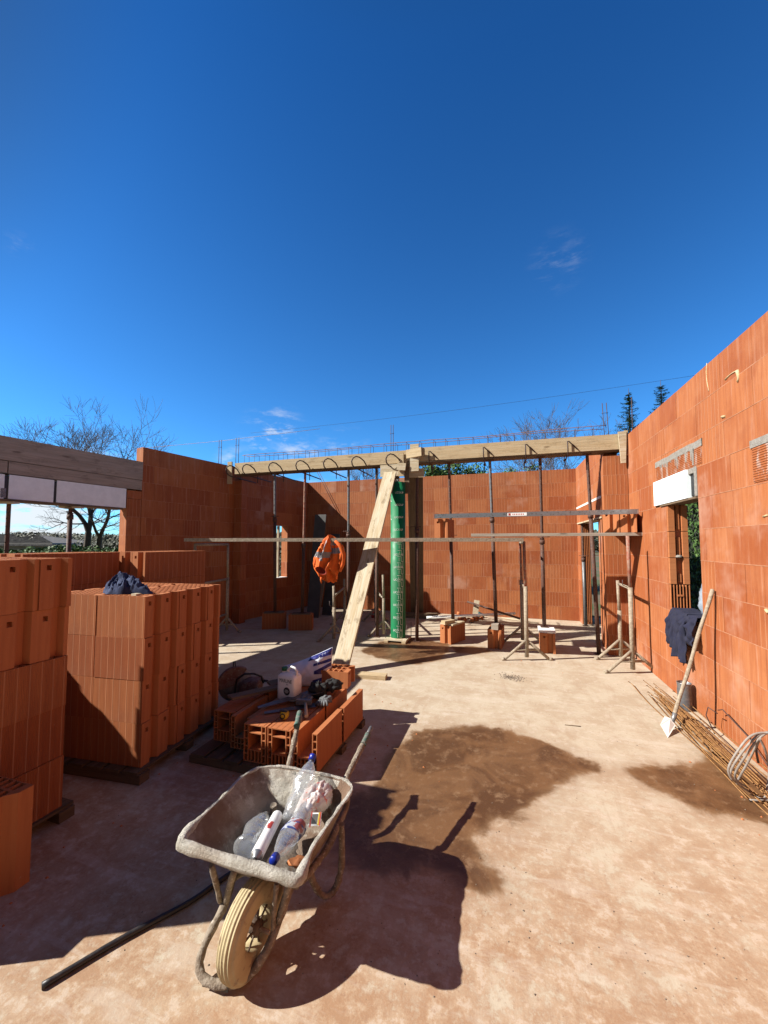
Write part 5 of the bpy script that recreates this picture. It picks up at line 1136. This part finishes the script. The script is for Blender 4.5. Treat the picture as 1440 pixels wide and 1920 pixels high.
# grooved block ends that form the far jamb
for k, zc in enumerate((3, 4, 5, 6)):
    z0 = zc*CR+.004; z1 = (zc+1)*CR-.004
    if k == 0:
        m = MB(); m.box(XW+.005, XW+.195, 5.440, 5.4475, z0, z1); m.build('cell_shade', 'black_plastic', wright)  # black sheet behind the webs stands in for shade inside the cells
        for j in range(7): x = XW+.004+j*.031; m = MB(); m.box(x-.003, x+.004, 5.405, 5.4385, z0, z1); m.build('cell_web', 'clay_plain', wright)
        m = MB(); m.box(XW+.07, XW+.13, 5.40, 5.438, z0+.17, z0+.19); m.build('cell_web', 'clay_plain', wright)
    else:
        for (xa, xb) in ((.002, .065), (.140, .196)): m = MB(); m.tint = .5; m.box(XW+xa, XW+xb, 5.405, 5.4475, z0, z1); m.build('jamb_ridge', 'clay_plain', wright)
        m = MB(); m.box(XW+.085, XW+.12, 5.425, 5.4475, z0+.02, z0+.12*k); m.build('jamb_ridge', 'clay_plain', wright)
lump('mortar_lump', 'small lump of dried mortar stuck in the far window jamb', 'mortar lump', (XW+.10, 5.41, 5*CR+.0), .035, .02, .02, 'mortar_grey', amp=.5, seed=2, n=16)
simple('bag_bluegrey', (.30, .38, .47), (.42, .48, .55), .35, 8, .6, .01, bscale=16)
lump('plastic_sack', 'shiny blue grey plastic sack standing on the right window sill', 'sack', (2.03, 4.86, 3*CR+.002), .075, .11, .20, 'bag_bluegrey', amp=.35, fr=7, seed=6, n=40, flat=.9)
# yellow expanding foam beads in the joints
simple('pu_foam', (.80, .66, .38), (.72, .52, .26), .7, 30, .8, .006, bscale=60)
def bead(P, r, nm='foam_bead'):
    P = [onwall(*q, .002) for q in P]; q, rr, n = wavy(P, r, amp=r*.35, step=.03); m = MB(); m.tube([x+V((0, r*.8*nz(x, 14, 1), r*.5*nz(x, 9, 2))) for x in q], [max(.003, x*(1+.6*nz(y, 22, 5))) for x, y in zip(rr, q)], 7); m.build(nm, 'pu_foam', wright)
bead([(1325, 681), (1324, 705), (1329, 733)], .005); bead([(1383, 695), (1386, 706), (1384, 716)], .013); bead([(1360, 712), (1370, 700), (1380, 696)], .006); bead([(1354, 782), (1360, 781)], .010); bead([(1436, 1143), (1440, 1150)], .015); bead([(1431, 969), (1440, 966)], .008)
# doorway lintel strips
m = MB(); m.box(XB-.006, XB+.01, 7.30, 9.60, 2.515, 2.555); m.build('mortar_band', 'white_board', wrear)
m = MB(); m.box(XB-.02, XB+.22, 7.2, 9.5, 2.168, 2.196); props(m.build('lintel_board', 'wood_cream'), 'pale board under the lintel of the doorway beyond the beam', 'board')
for j in range(6): m = MB(); x = XB+.012+j*.033; m.box(x-.004, x+.006, 9.27, 9.298, .01, 7*CR-.03); m.build('jamb_ridge', 'clay_plain', wrear)
m = MB(); m.bar((2.05, 8.4, .10), (2.15, 8.4, 1.12), .5, .02, up=(-1, 0, 0)); props(m.build('leaning_board', 'white_board'), 'white panel leaning outside the doorway', 'board')
m = MB(); m.bar((2.02, 7.9, .0), (2.02, 7.9, .36), .35, .3, up=(-1, 0, 0)); props(m.build('concrete_step', 'concrete_grey'), 'grey concrete step outside the doorway', 'step')
# small left window: frame strip and sill
p0 = lw(8.385, .88); m = MB(); m.bar(lw(8.60, .885, -.10), lw(8.60, 2.185, -.10), .05, .05, up=(0, 1, 0)); props(m.build('window_post', 'wood_cream'), 'pale timber post standing in the small left window', 'timber')
m = MB(); m.bar(lw(8.83, .872, -.09), lw(8.37, .872, -.09), .22, .014); m.build('window_sill', 'white_board', wleft)
m = MB(); m.bar(lw(8.98, 2.36, .003), lw(8.30, 2.36, .003), .01, .33); m.build('lintel_block_face', 'clay_plain', wleft)
# ================================================================== SHOVEL, CAN, REBAR, CABLE LOOPS
t = thing('shovel', 'flat bladed shovel with a long pale handle leaning on the right wall', 'shovel', atz(1253, 1383))
hb = atz(1262, 1350, .09); ht = V((1.852, 4.375, 1.30)); d = (ht-hb).normalized()
m = MB(); Q = [hb.lerp(ht, k/24) for k in range(25)]; m.tube([q+V((0, .006*math.sin(k*.5), 0)) for k, q in enumerate(Q)], [.0165+.0035*math.sin(k*.9)*.3 for k in range(25)], 12); m.lathe(ht, [(.0175, 0), (.014, .012), (.001, .016)], 12, d); m.build('handle', 'mud_pipe', t)
tip = atz(1252.5, 1383, .003); P = [tip, atz(1238, 1358, .07), atz(1246, 1343, .115), hb+V((-.02, 0, .015)), atz(1267, 1360, .055)]
nn = (P[1]-P[0]).cross(P[3]-P[0]).normalized(); m = MB(); k = len(m.v); m.v += [V(p) for p in P]+[V(p)+nn*.003 for p in P]; m.face([0, 1, 2, 3, 4], [(0, 0)]*5); m.face([9, 8, 7, 6, 5], [(0, 0)]*5)
for i in range(5): j = (i+1) % 5; m.face([i, j, j+5, i+5], [(0, 0)]*4)
m.build('blade', 'white_board', t)
m = MB(); m.tube([hb-d*.05, hb+d*.07], [.014, .021], 12); m.build('socket', 'galv', t)
t = thing('metal_can', 'dented grey metal cylinder standing against the foot of the right wall', 'can', (1.785, 4.88, 0))
m = MB(); m.smooth = True
def canp(i, j): th = 2*math.pi*i/32; z = .27*j/12; p = V((1.785+math.cos(th)*.062, 4.88+math.sin(th)*.062, z)); return p+V((math.cos(th), math.sin(th), 0))*(.004*nz(p, 20, 2)-.003*(j in (1, 2, 10)))
m.grid(canp, 32, 13, uvf=lambda i, j: (i*.01, j*.02), closed_u=True); m.build('side', 'galv', t)
m = MB(); m.lathe((1.785, 4.88, .245), [(.001, 0), (.058, 0), (.062, .025), (.066, .027), (.066, .034), (.060, .034)], 32); m.build('rim', 'aluminium', t)
t = thing('rebar_bundle', 'rusty bundle of reinforcing bars lying along the foot of the right wall', 'rebar', (1.6, 4.3, 0)); rd = random.Random(12)
for k in range(30):
    a0 = rd.uniform(3.0, 3.6); a1 = rd.uniform(4.6, 5.5); off = rd.gauss(0, .055); z = rd.uniform(.012, .10)
    X = lambda y: 1.66-.02*(y-3)+off-(.05*(5.3-y) if False else 0)
    Pq = []
    for i in range(9): y = a0+(a1-a0)*i/8; Pq.append(V((min(1.86, X(y)+.02*math.sin(y*2+k)), y, z+.012*math.sin(y*3+k*2))))
    if k % 4 == 0: Pq += [Pq[-1]+V((-.03, .03, .02)), Pq[-1]+V((-.05, -.02, .03))]
    m = MB(); m.tube(Pq, .0042, 6); m.build('bar', 'rust_bar', t)
for k in range(14):
    y = rd.uniform(3.3, 5.2); x = 1.64+rd.gauss(0, .03); z = rd.uniform(.02, .06); a_ = rd.uniform(-.5, .5)+1.57; u = V((math.cos(a_), math.sin(a_), .2)); w = V((-math.sin(a_), math.cos(a_), 0)); c = V((x, y, z+.02)); m = MB()
    m.tube([c-u*.11-w*.035, c+u*.11-w*.035, c+u*.13, c+u*.11+w*.035, c-u*.11+w*.035, c-u*.13], .0035, 5, closed=True); m.build('stirrup', 'rust_bar', t)
for k, (y, x) in enumerate(((4.25, 1.80), (4.1, 1.845))): m = MB(); m.tube([(x, y, .22), (x-.05, y+.05, .25), (x-.06, y+.07, .17), (x-.02, y+.02, .03)] if k == 0 else [(x-.03, 4.28, .24), (x-.02, 4.22, .27), (x+.01, 3.9, .18), (x, 3.6, .06)], .0045, 6); m.build('bent_bar', 'dark_bar', t)
t = thing('cable_loops', 'stiff pale loops of electrical conduit leaning on the right wall at the photo edge', 'cable', (1.6, 3.4, 0))
simple('conduit', (.44, .40, .36), (.32, .27, .23), .6, 20, .3, .002)
for (pts, mt) in ((((1372, 1462, .20), (1366, 1440, .28), (1386, 1404, .42), (1408, 1380, .50), (1432, 1374, .52), (1446, 1380, .5), (1450, 1420, .3)), 'conduit'), (((1408, 1486, .02), (1382, 1468, .12), (1370, 1448, .22), (1392, 1410, .38), (1420, 1380, .50), (1444, 1372, .52)), 'conduit'),
                  (((1400, 1476, .05), (1378, 1456, .16), (1396, 1420, .33), (1424, 1384, .49), (1446, 1370, .52)), 'conduit'), (((1382, 1470, .08), (1384, 1462, .12), (1402, 1430, .28), (1424, 1386, .48)), 'conduit'),
                  (((1424, 1384, .50), (1436, 1410, .40), (1442, 1450, .2), (1436, 1490, .05), (1428, 1500, .02), (1405, 1500, .01)), 'conduit'), (((1410, 1490, .02), (1428, 1498, .02), (1445, 1500, .03)), 'conduit'),
                  (((1424, 1386, .48), (1418, 1404, .40), (1422, 1430, .30)), 'dark_bar')):
    P = [atz(*q) for q in pts]; P2 = []
    for i in range(len(P)-1):
        a, b, c, d = P[max(i-1, 0)], P[i], P[i+1], P[min(i+2, len(P)-1)]
        for s_ in range(6): f = s_/6; P2.append(.5*((2*b)+(c-a)*f+(2*a-5*b+4*c-d)*f*f+(3*b-a-3*c+d)*f**3))
    P2.append(P[-1]); m = MB(); m.tube(P2, .0068, 8); m.build('loop', mt, t)
# ================================================================== THINGS ALONG THE BACK WALL
def tube_thing(nm, lab, cat, P, r, mt): m = MB(); m.tube(P, r, 10); return props(m.build(nm, mt), lab, cat)
tube_thing('white_pipe', 'long white plastic pipe lying in front of the back wall', 'pipe', [atz(800, 1158, .12), atz(966, 1150, .20)], .028, 'white_plastic')
tube_thing('steel_bar', 'dark steel tube tilted over the rubble by the back wall', 'pipe', [aty(876, 1128, 9.1), aty(975, 1160, 8.7)], .022, 'rust_steel')
tube_thing('thin_batten', 'thin pale batten on the floor by the back wall', 'batten', [atz(940, 1158, .03), atz(1010, 1168, .02)], .010, 'wood_cream')
m = MB(); a = aty(891, 1154, 9.1); m.bar(a, a+V((.04, .05, .34)), .12, .02, up=(0, 1, 0)); props(m.build('upright_offcut', 'wood_cream'), 'short pale board standing against the tilted tube by the back wall', 'board')
m = MB(); a = atz(765, 1157); m.bar(a+V((-.1, 0, .06)), a+V((.7, .02, .07)), .2, .09); props(m.build('timber_beam', 'wood_brown'), 'brown timber on the floor at the foot of the back wall', 'timber')
rr_ = random.Random(5); t = thing('rubble_pile', 'small heap of broken clay pieces by the back wall', 'rubble', atz(875, 1162))
for k in range(26):
    p = atz(876+rr_.gauss(0, 13), 1161+rr_.gauss(0, 2.5)); lump('clay_shard', '', '', (p.x, p.y, 0), rr_.uniform(.03, .08), rr_.uniform(.02, .05), rr_.uniform(.015, .05), 'clay_plain', rot=rr_.random()*6, amp=.5, fr=5, seed=k, n=10, parent=t)
p = atz(900, 1158); lump('teal_rag', 'small teal plastic scrap beside the rubble heap', 'plastic scrap', (p.x, p.y, 0), .09, .05, .07, 'teal', amp=.6, fr=6, seed=4, n=18) if simple('teal', (.08, .22, .24), (.05, .15, .17), .6) else None
# blocks and bits on the floor
def pebbles(name, label, pts, size, mt, seed):
    r_ = random.Random(seed); m = MB()
    for (x, y) in pts:
        s_ = size*r_.uniform(.4, 1.3); a_ = r_.random()*3; b = len(m.v); q = [(1, 0, 0), (0, 1, 0), (-1, 0, 0), (0, -1, 0), (0, 0, .8)]
        m.v += [V((x+(i*math.cos(a_)-j*math.sin(a_))*s_*r_.uniform(.6, 1), y+(i*math.sin(a_)+j*math.cos(a_))*s_*r_.uniform(.5, 1), .001+k*s_)) for i, j, k in q]
        for i in range(4): m.face([b+i, b+(i+1) % 4, b+4], [(0, 0)]*3)
    return props(m.build(name, mt), label, 'gravel', kind='stuff')
r_ = random.Random(2); P = []
for k in range(240): a = r_.gauss(0, 1); P.append(tuple(atz(962+a*12+r_.gauss(0, 3), 1271+a*1.6+r_.gauss(0, 2.6)))[:2])
simple('grit', (.16, .12, .09), (.36, .28, .21), .9, 40, .3)
pebbles('gravel_spill', 'small spill of dark gravel on the floor in front of the middle trestle', P, .010, 'grit', 3)
P = [tuple(atz(r_.uniform(200, 1430), 1180+700*r_.random()**1.3))[:2] for _ in range(420)]
P = [p for p in P if -5 < p[0] < 1.8]
pebbles('floor_grit', 'scattered grit and clay crumbs on the floor slab', P, .0045, 'grit', 4)
P = []
for k in range(170):
    x, y = r_.choice(((-2.45, 1.0), (-2.4, 2.2), (-2.4, 3.0), (-1.2, 3.0), (-1.3, 3.8), (-2.0, 4.2), (1.6, 3.2), (.2, 6.6), (-1.0, 6.6))); P.append((x+r_.gauss(0, .28), y+r_.gauss(0, .4)))
pebbles('clay_crumbs', 'orange clay crumbs scattered on the floor round the block stacks', P, .010, 'clay_plain', 6)
m = MB(); m.tube([atz(1059, 1359, .004), atz(1089, 1362, .004)], .004, 6); props(m.build('wood_stick', 'wood_brown'), 'thin stick lying on the floor between the puddle and the rebar', 'stick')
# clutter behind the diagonal plank
tube_thing('red_bottle', 'small red bottle in the shade behind the diagonal plank', 'bottle', [atz(700, 1158), atz(700, 1158)+V((0, 0, .2))], .05, 'ink_red')
# stacked things on plank right: U block seen from its end
pb = atd(1187, 1000, 5.55); mbk = MB(); mbk.tint = .8; block_mesh(mbk, .30, .20, .285, cells=(5, 3), rib=1); o_ = mbk.build('clay_block', ['clay_ribbed', 'clay_plain'], base=(0, 0, 0)); o_.location = (pb.x-.02, pb.y+.08, 1.90); o_.rotation_euler = (0, 0, HS(70)); props(o_, 'short clay block on the raised plank between the grooved block and the right wall', 'clay block')
# ================================================================== TREES, HEDGES AND WHAT LIES BEYOND
simple('bark', (.085, .065, .05), (.13, .10, .075), .95, 14, .7, .01)
simple('twig', (.20, .155, .135), (.14, .11, .10), .95, 10, .3, .003)
def leafmat(name, a, b, c):
    t = NT(name); tint = t.attr('tint'); o = t.vec('Object'); col = t.mix(tint, a, b); col = t.mix(t.mapr(t.noise(o, 2.2, 3), .45, .65), col, c)
    t.done(col, .6); t.b.inputs['Specular IOR Level'].default_value = .22
leafmat('leaf_laurel', (.05, .11, .025), (.15, .26, .07), (.07, .14, .03))
leafmat('leaf_shrub', (.06, .14, .03), (.17, .29, .08), (.09, .17, .05))
leafmat('leaf_conifer', (.06, .12, .06), (.14, .22, .11), (.08, .14, .08))
leafmat('leaf_far', (.06, .075, .045), (.11, .115, .07), (.09, .085, .06))
def bare_tree(label, base, H, spread, seed, lean=(0, 0), r0=.14, forks=3, group='bare trees beyond the walls', levels=6, minr=.006):
    rd = random.Random(seed); t = thing('bare_tree', label, 'tree', base, group=group); trunk = MB(); crown = MB()
    def grow(p, d, L, r, lv):
        n = 4; P = [p]; q = V(p); dd = V(d)
        for i in range(n):
            dd = (dd+V((rd.gauss(0, .13), rd.gauss(0, .13), rd.gauss(0, .07)+.05))).normalized(); q = q+dd*(L/n); P.append(V(q))
        r1 = r*.66; (trunk if lv < 2 else crown).tube(P, [r+(r1-r)*i/n for i in range(n+1)], 6 if lv < 3 else 3, caps=False)
        if lv >= levels: return
        k = forks if lv < 2 else rd.choice([2, 3, 3])
        for j in range(k):
            a = rd.uniform(0, 6.28); s = spread*rd.uniform(.55, 1.15); u = dd.orthogonal().normalized(); w = dd.cross(u); nd = (dd+(u*math.cos(a)+w*math.sin(a))*s).normalized()
            grow(P[-1], nd, L*rd.uniform(.62, .86), max(minr, r1*rd.uniform(.62, .85)), lv+1)
        for j in range(1, n):
            if lv > 0 and rd.random() < .75:
                a = rd.uniform(0, 6.28); u = dd.orthogonal().normalized(); w = dd.cross(u); nd = (dd*.6+(u*math.cos(a)+w*math.sin(a))*1.0).normalized(); grow(P[j], nd, L*rd.uniform(.4, .6), max(minr, r*.4), max(lv+2, 3))
    grow(V(base), V((lean[0], lean[1], 1)).normalized(), H*.26, r0, 0)
    trunk.build('trunk', 'bark', t); crown.build('crown', 'twig', t); return t
GZ = -.23
def ground_at(px, d, z=GZ): p = atd(px, 1019, d); p.z = z; return p
bare_tree('large bare tree with many upright branches behind the grey beam on the left', ground_at(152, 19), 9.8, .58, 4, r0=.20, levels=6, minr=.0055)
bare_tree('bare tree with a forked leaning stem just left of the block wall top', ground_at(180, 20), 9.6, .54, 23, lean=(.22, 0), r0=.17, levels=6, minr=.0055)
bare_tree('thin bare tree behind the middle of the back wall', ground_at(700, 26), 9.6, .55, 15, r0=.10, levels=5, minr=.008)
bare_tree('bare tree behind the right half of the cross beam, left of two', ground_at(1005, 17), 8.9, .50, 31, r0=.10, levels=6, minr=.0055)
bare_tree('bare tree behind the right end of the cross beam', ground_at(1090, 16), 8.7, .50, 44, r0=.10, levels=6, minr=.0055)
bare_tree('slender bare tree next to the left conifer', ground_at(1150, 17), 8.8, .45, 52, r0=.08, levels=5, minr=.006)
# conifers
def conifer(label, base, H, R, seed, px=None):
    rd = random.Random(seed); t = thing('conifer', label, 'tree', base, group='conifers behind the right wall'); b = V(base); m = MB()
    m.tube([b, b+V((0, 0, H*.55)), b+V((.03, 0, H*.93)), b+V((.02, 0, H))], [.10, .06, .018, .006], 7); m.build('trunk', 'bark', t); m = MB(); z = H*.25
    while z < H*.97:
        f = 1-(z/H); L = R*(f**.75)*1.25+.06; k = rd.choice([3, 4, 5]); a0 = rd.random()*6
        for j in range(k):
            a = a0+6.283*j/k+rd.gauss(0, .2); l = L*rd.uniform(.45, 1.2); d = V((math.cos(a), math.sin(a), rd.gauss(.02, .14))); p = b+V((.02, 0, z)); s = V((-math.sin(a), math.cos(a), 0)); n = max(5, int(l/.055)); m.tint = rd.random()
            for i in range(n):
                q = p+d*(l*(i+.3)/n)+V((0, 0, .30*l*(i/n)**2)); w = (.30*l*(1-i/n)+.08)*rd.uniform(.6, 1.3)
                for sg in (-1, 1):
                    for e in range(2):
                        dd = (s*sg*rd.uniform(.6, 1)+d*rd.uniform(.4, 1.0)+V((0, 0, rd.gauss(.05, .25)))).normalized(); up = V((rd.gauss(0, .3), rd.gauss(0, .3), 1)).normalized(); c = dd.cross(up).normalized()*.016; ww = w*rd.uniform(.5, 1.1)
                        m.quad(q-c, q+c, q+dd*ww+c*.3, q+dd*ww-c*.3)
        z += rd.uniform(.06, .14)
    m.build('crown', 'leaf_conifer', t)
conifer('dark conifer standing beside the right end of the cross beam', ground_at(1187, 15.0), 1.74+(1019-722)/720*15.0+.23, 1.15, 3)
conifer('dark conifer half hidden behind the top of the right wall', ground_at(1249, 15.5), 1.74+(1019-706)/720*15.5+.23, 1.2, 8)
# leafy masses
def leaves(m, rd, fn, n, size):
    for _ in range(n):
        c, nr = fn(); d = V((rd.gauss(0, 1), rd.gauss(0, 1), rd.gauss(0, 1)+.3)).normalized(); nr = (nr+V((rd.gauss(0, .5), rd.gauss(0, .5), rd.gauss(0, .5)))).normalized(); s = d.cross(nr)
        if s.length < 1e-3: continue
        s = s.normalized()*size*.22; d = nr.cross(s).normalized()*size*rd.uniform(.6, 1.1)*.5; m.tint = rd.random(); m.quad(c-d, c+s, c+d, c-s)
def hedge(name, label, box, n, size, mt, seed, cat='hedge', amp=.25, sides='all', kind=None, core=.8):
    x0, x1, y0, y1, z0, z1 = box; rd = random.Random(seed); t = thing(name, label, cat, ((x0+x1)/2, (y0+y1)/2, z0)); m = MB()
    def fn():
        f = rd.random(); x = rd.uniform(x0, x1); y = rd.uniform(y0, y1); z = rd.uniform(z0, z1)
        if f < .45: x = x0 if sides in ('all', 'w') or rd.random() < .5 else x1; nr = V((-1 if x == x0 else 1, 0, 0))
        elif f < .7: y = y0; nr = V((0, -1, 0))
        else: z = z1; nr = V((0, 0, 1))
        p = V((x, y, z)); k = amp*(nz(p, .9, seed)+.5*nz(p, 2.3, seed)); return p+nr*k-nr*abs(rd.gauss(0, .12))+V((0, 0, amp*.6*nz(V((x, y, 0)), .7, seed) if z > z0+.5 else 0)), nr
    leaves(m, rd, fn, n, size); m.build('foliage', mt, t)
    c = MB(); e = (1-core)*.5; 
    def S(i, j):
        return None
    c.box(x0+.22, x1-.1, y0+.22, y1-.1, z0, z1-.25); c.build('stems', 'hedge_core', t); return t
simple('hedge_core', (.014, .022, .009), (.02, .03, .012), 1.0, 6, .5, .02)
hedge('laurel_hedge', 'tall dark laurel hedge seen through the window and doorway of the right wall', (4.0, 5.0, 2.5, 16.0, GZ, 3.5), 30000, .13, 'leaf_laurel', 2, sides='w')
def shrub(label, px, d, top, rx, seed, n=5200, size=.13, mt='leaf_shrub', nm='evergreen_shrub', group='evergreen shrubs behind the back wall'):
    b = ground_at(px, d); H = 1.74+(1019-top)/720*d-GZ; rd = random.Random(seed); t = thing(nm, label, 'shrub', b, group=group); m = MB()
    cl = [(V((rd.gauss(0, rx*.45), rd.gauss(0, rx*.4), H*rd.uniform(.55, .95))), rd.uniform(.25, .5)*rx) for _ in range(26)]
    def fn():
        c, r = rd.choice(cl); q = V((rd.gauss(0, 1), rd.gauss(0, 1), rd.gauss(0, 1))).normalized(); return b+c+q*r*rd.uniform(.55, 1.05), q
    leaves(m, rd, fn, n, size); m.build('crown', mt, t)
    m = MB(); 
    for k in range(5): c, r = cl[k]; m.tube([b, b+V((c.x*.4, c.y*.4, H*.35)), b+c], [.05, .035, .015], 5, caps=False)
    m.build('stems', 'bark', t)
shrub('leafy evergreen shrub just right of the cross beam joint', 815, 15.5, 866, 1.3, 1, 9000)
shrub('smaller evergreen shrub behind the grey topped prop', 885, 16, 868, .95, 2, 6500)
shrub('sparse evergreen shrub left of the bare trees over the back wall', 962, 17, 874, 1.1, 3, 4200)
hedge('clipped_hedge', 'low green garden hedge seen through the wide left opening', (-34, -8.4, 9.0, 10.2, GZ, 1.46), 26000, .17, 'leaf_laurel', 5, sides='w', amp=.3)
# scrubby thicket and far tree line
rd = random.Random(3); m = MB()
def fn():
    x = rd.uniform(-62, -9); y = 18+rd.uniform(0, 5)+abs(x)*.1; h = 2.2+1.5*nz((x*.16, 0, 0), 1, 2); return V((x, y, GZ+rd.random()**.6*h)), V((0, -1, .3))
leaves(m, rd, fn, 22000, .34); props(m.build('thicket', 'leaf_far'), 'brownish green scrub in front of the houses on the left', 'thicket', kind='stuff')
rd = random.Random(8); m = MB()
def fn():
    x = rd.uniform(-190, 60); y = 92+rd.uniform(0, 14); h = 4.2+3.0*abs(nz((x*.07, 0, 0), 1, 5)); z = rd.random()**.7*h; return V((x, y, GZ+z)), V((0, -1, .3))
leaves(m, rd, fn, 26000, 1.1); props(m.build('far_trees', 'leaf_far'), 'far line of bare hazy trees on the left horizon', 'trees', kind='stuff')
# house with a grey tiled roof
simple('roof_tiles', (.20, .185, .17), (.13, .12, .115), .85, 3, .8, .05, bscale=4); simple('render_wall', (.45, .42, .38), (.38, .35, .31), .9, 2, .2, .01)
t = thing('house', 'low house with a grey tiled roof beyond the garden hedge on the left', 'house', ground_at(-20, 30)); c = ground_at(-20, 30); dx = _R; dy = _h
def Hp(x, y, z): return c+dx*x+dy*y+V((0, 0, z))
m = MB(); m.obox(Hp(0, 4, 1.0), dx*4.4, dy*3.4, V((0, 0, 1.0))); m.build('wall', 'render_wall', t)
rf = MB(); A = [Hp(-4.9, 0, 1.85), Hp(4.9, 0, 1.85), Hp(4.9, 4, 1.95), Hp(-1.0, 4, 2.85), Hp(-4.9, 4, 2.85)]
rf.quad(Hp(-4.9, .2, 1.80), Hp(5.2, .2, 1.75), Hp(.2, 4, 2.72), Hp(-4.9, 4, 2.85)); rf.quad(Hp(5.2, .2, 1.75), Hp(5.2, 7.8, 1.75), Hp(.3, 4.1, 2.72), Hp(.2, 4, 2.72)); rf.quad(Hp(5.2, 7.8, 1.75), Hp(-4.9, 7.8, 1.80), Hp(-4.9, 4, 2.85), Hp(.3, 4.1, 2.72)); rf.quad(Hp(-4.9, .2, 1.80), Hp(-4.9, 4, 2.85), Hp(-4.9, 7.8, 1.80), Hp(-4.9, 4, 1.7))
for k in range(30): y = .2+3.8*k/30; f = k/30; rf.bar(Hp(-4.9, y, 1.82+f*1.05), Hp(5.2-5.0*f, y, 1.77+f*.97), .05, .04)
rf.build('roof', 'roof_tiles', t)
t = thing('house', 'long low dark roofed house behind the bare tree on the left', 'house', ground_at(165, 44)); c = ground_at(165, 44)
m = MB(); m.obox(Hp(0, 3, 1.0), dx*5.5, dy*2.6, V((0, 0, 1.0))); m.build('wall', 'render_wall', t)
rf = MB(); rf.quad(Hp(-6, 0, 1.75), Hp(6, 0, 1.75), Hp(5.2, 3, 2.0), Hp(-5.2, 3, 2.0)); rf.quad(Hp(6, 6, 1.75), Hp(-6, 6, 1.75), Hp(-5.2, 3, 2.0), Hp(5.2, 3, 2.0)); rf.quad(Hp(-6, 6, 1.75), Hp(-6, 0, 1.75), Hp(-5.2, 3, 2.0), Hp(-5.2, 3, 2.0)); rf.build('roof', 'roof_tiles', t)
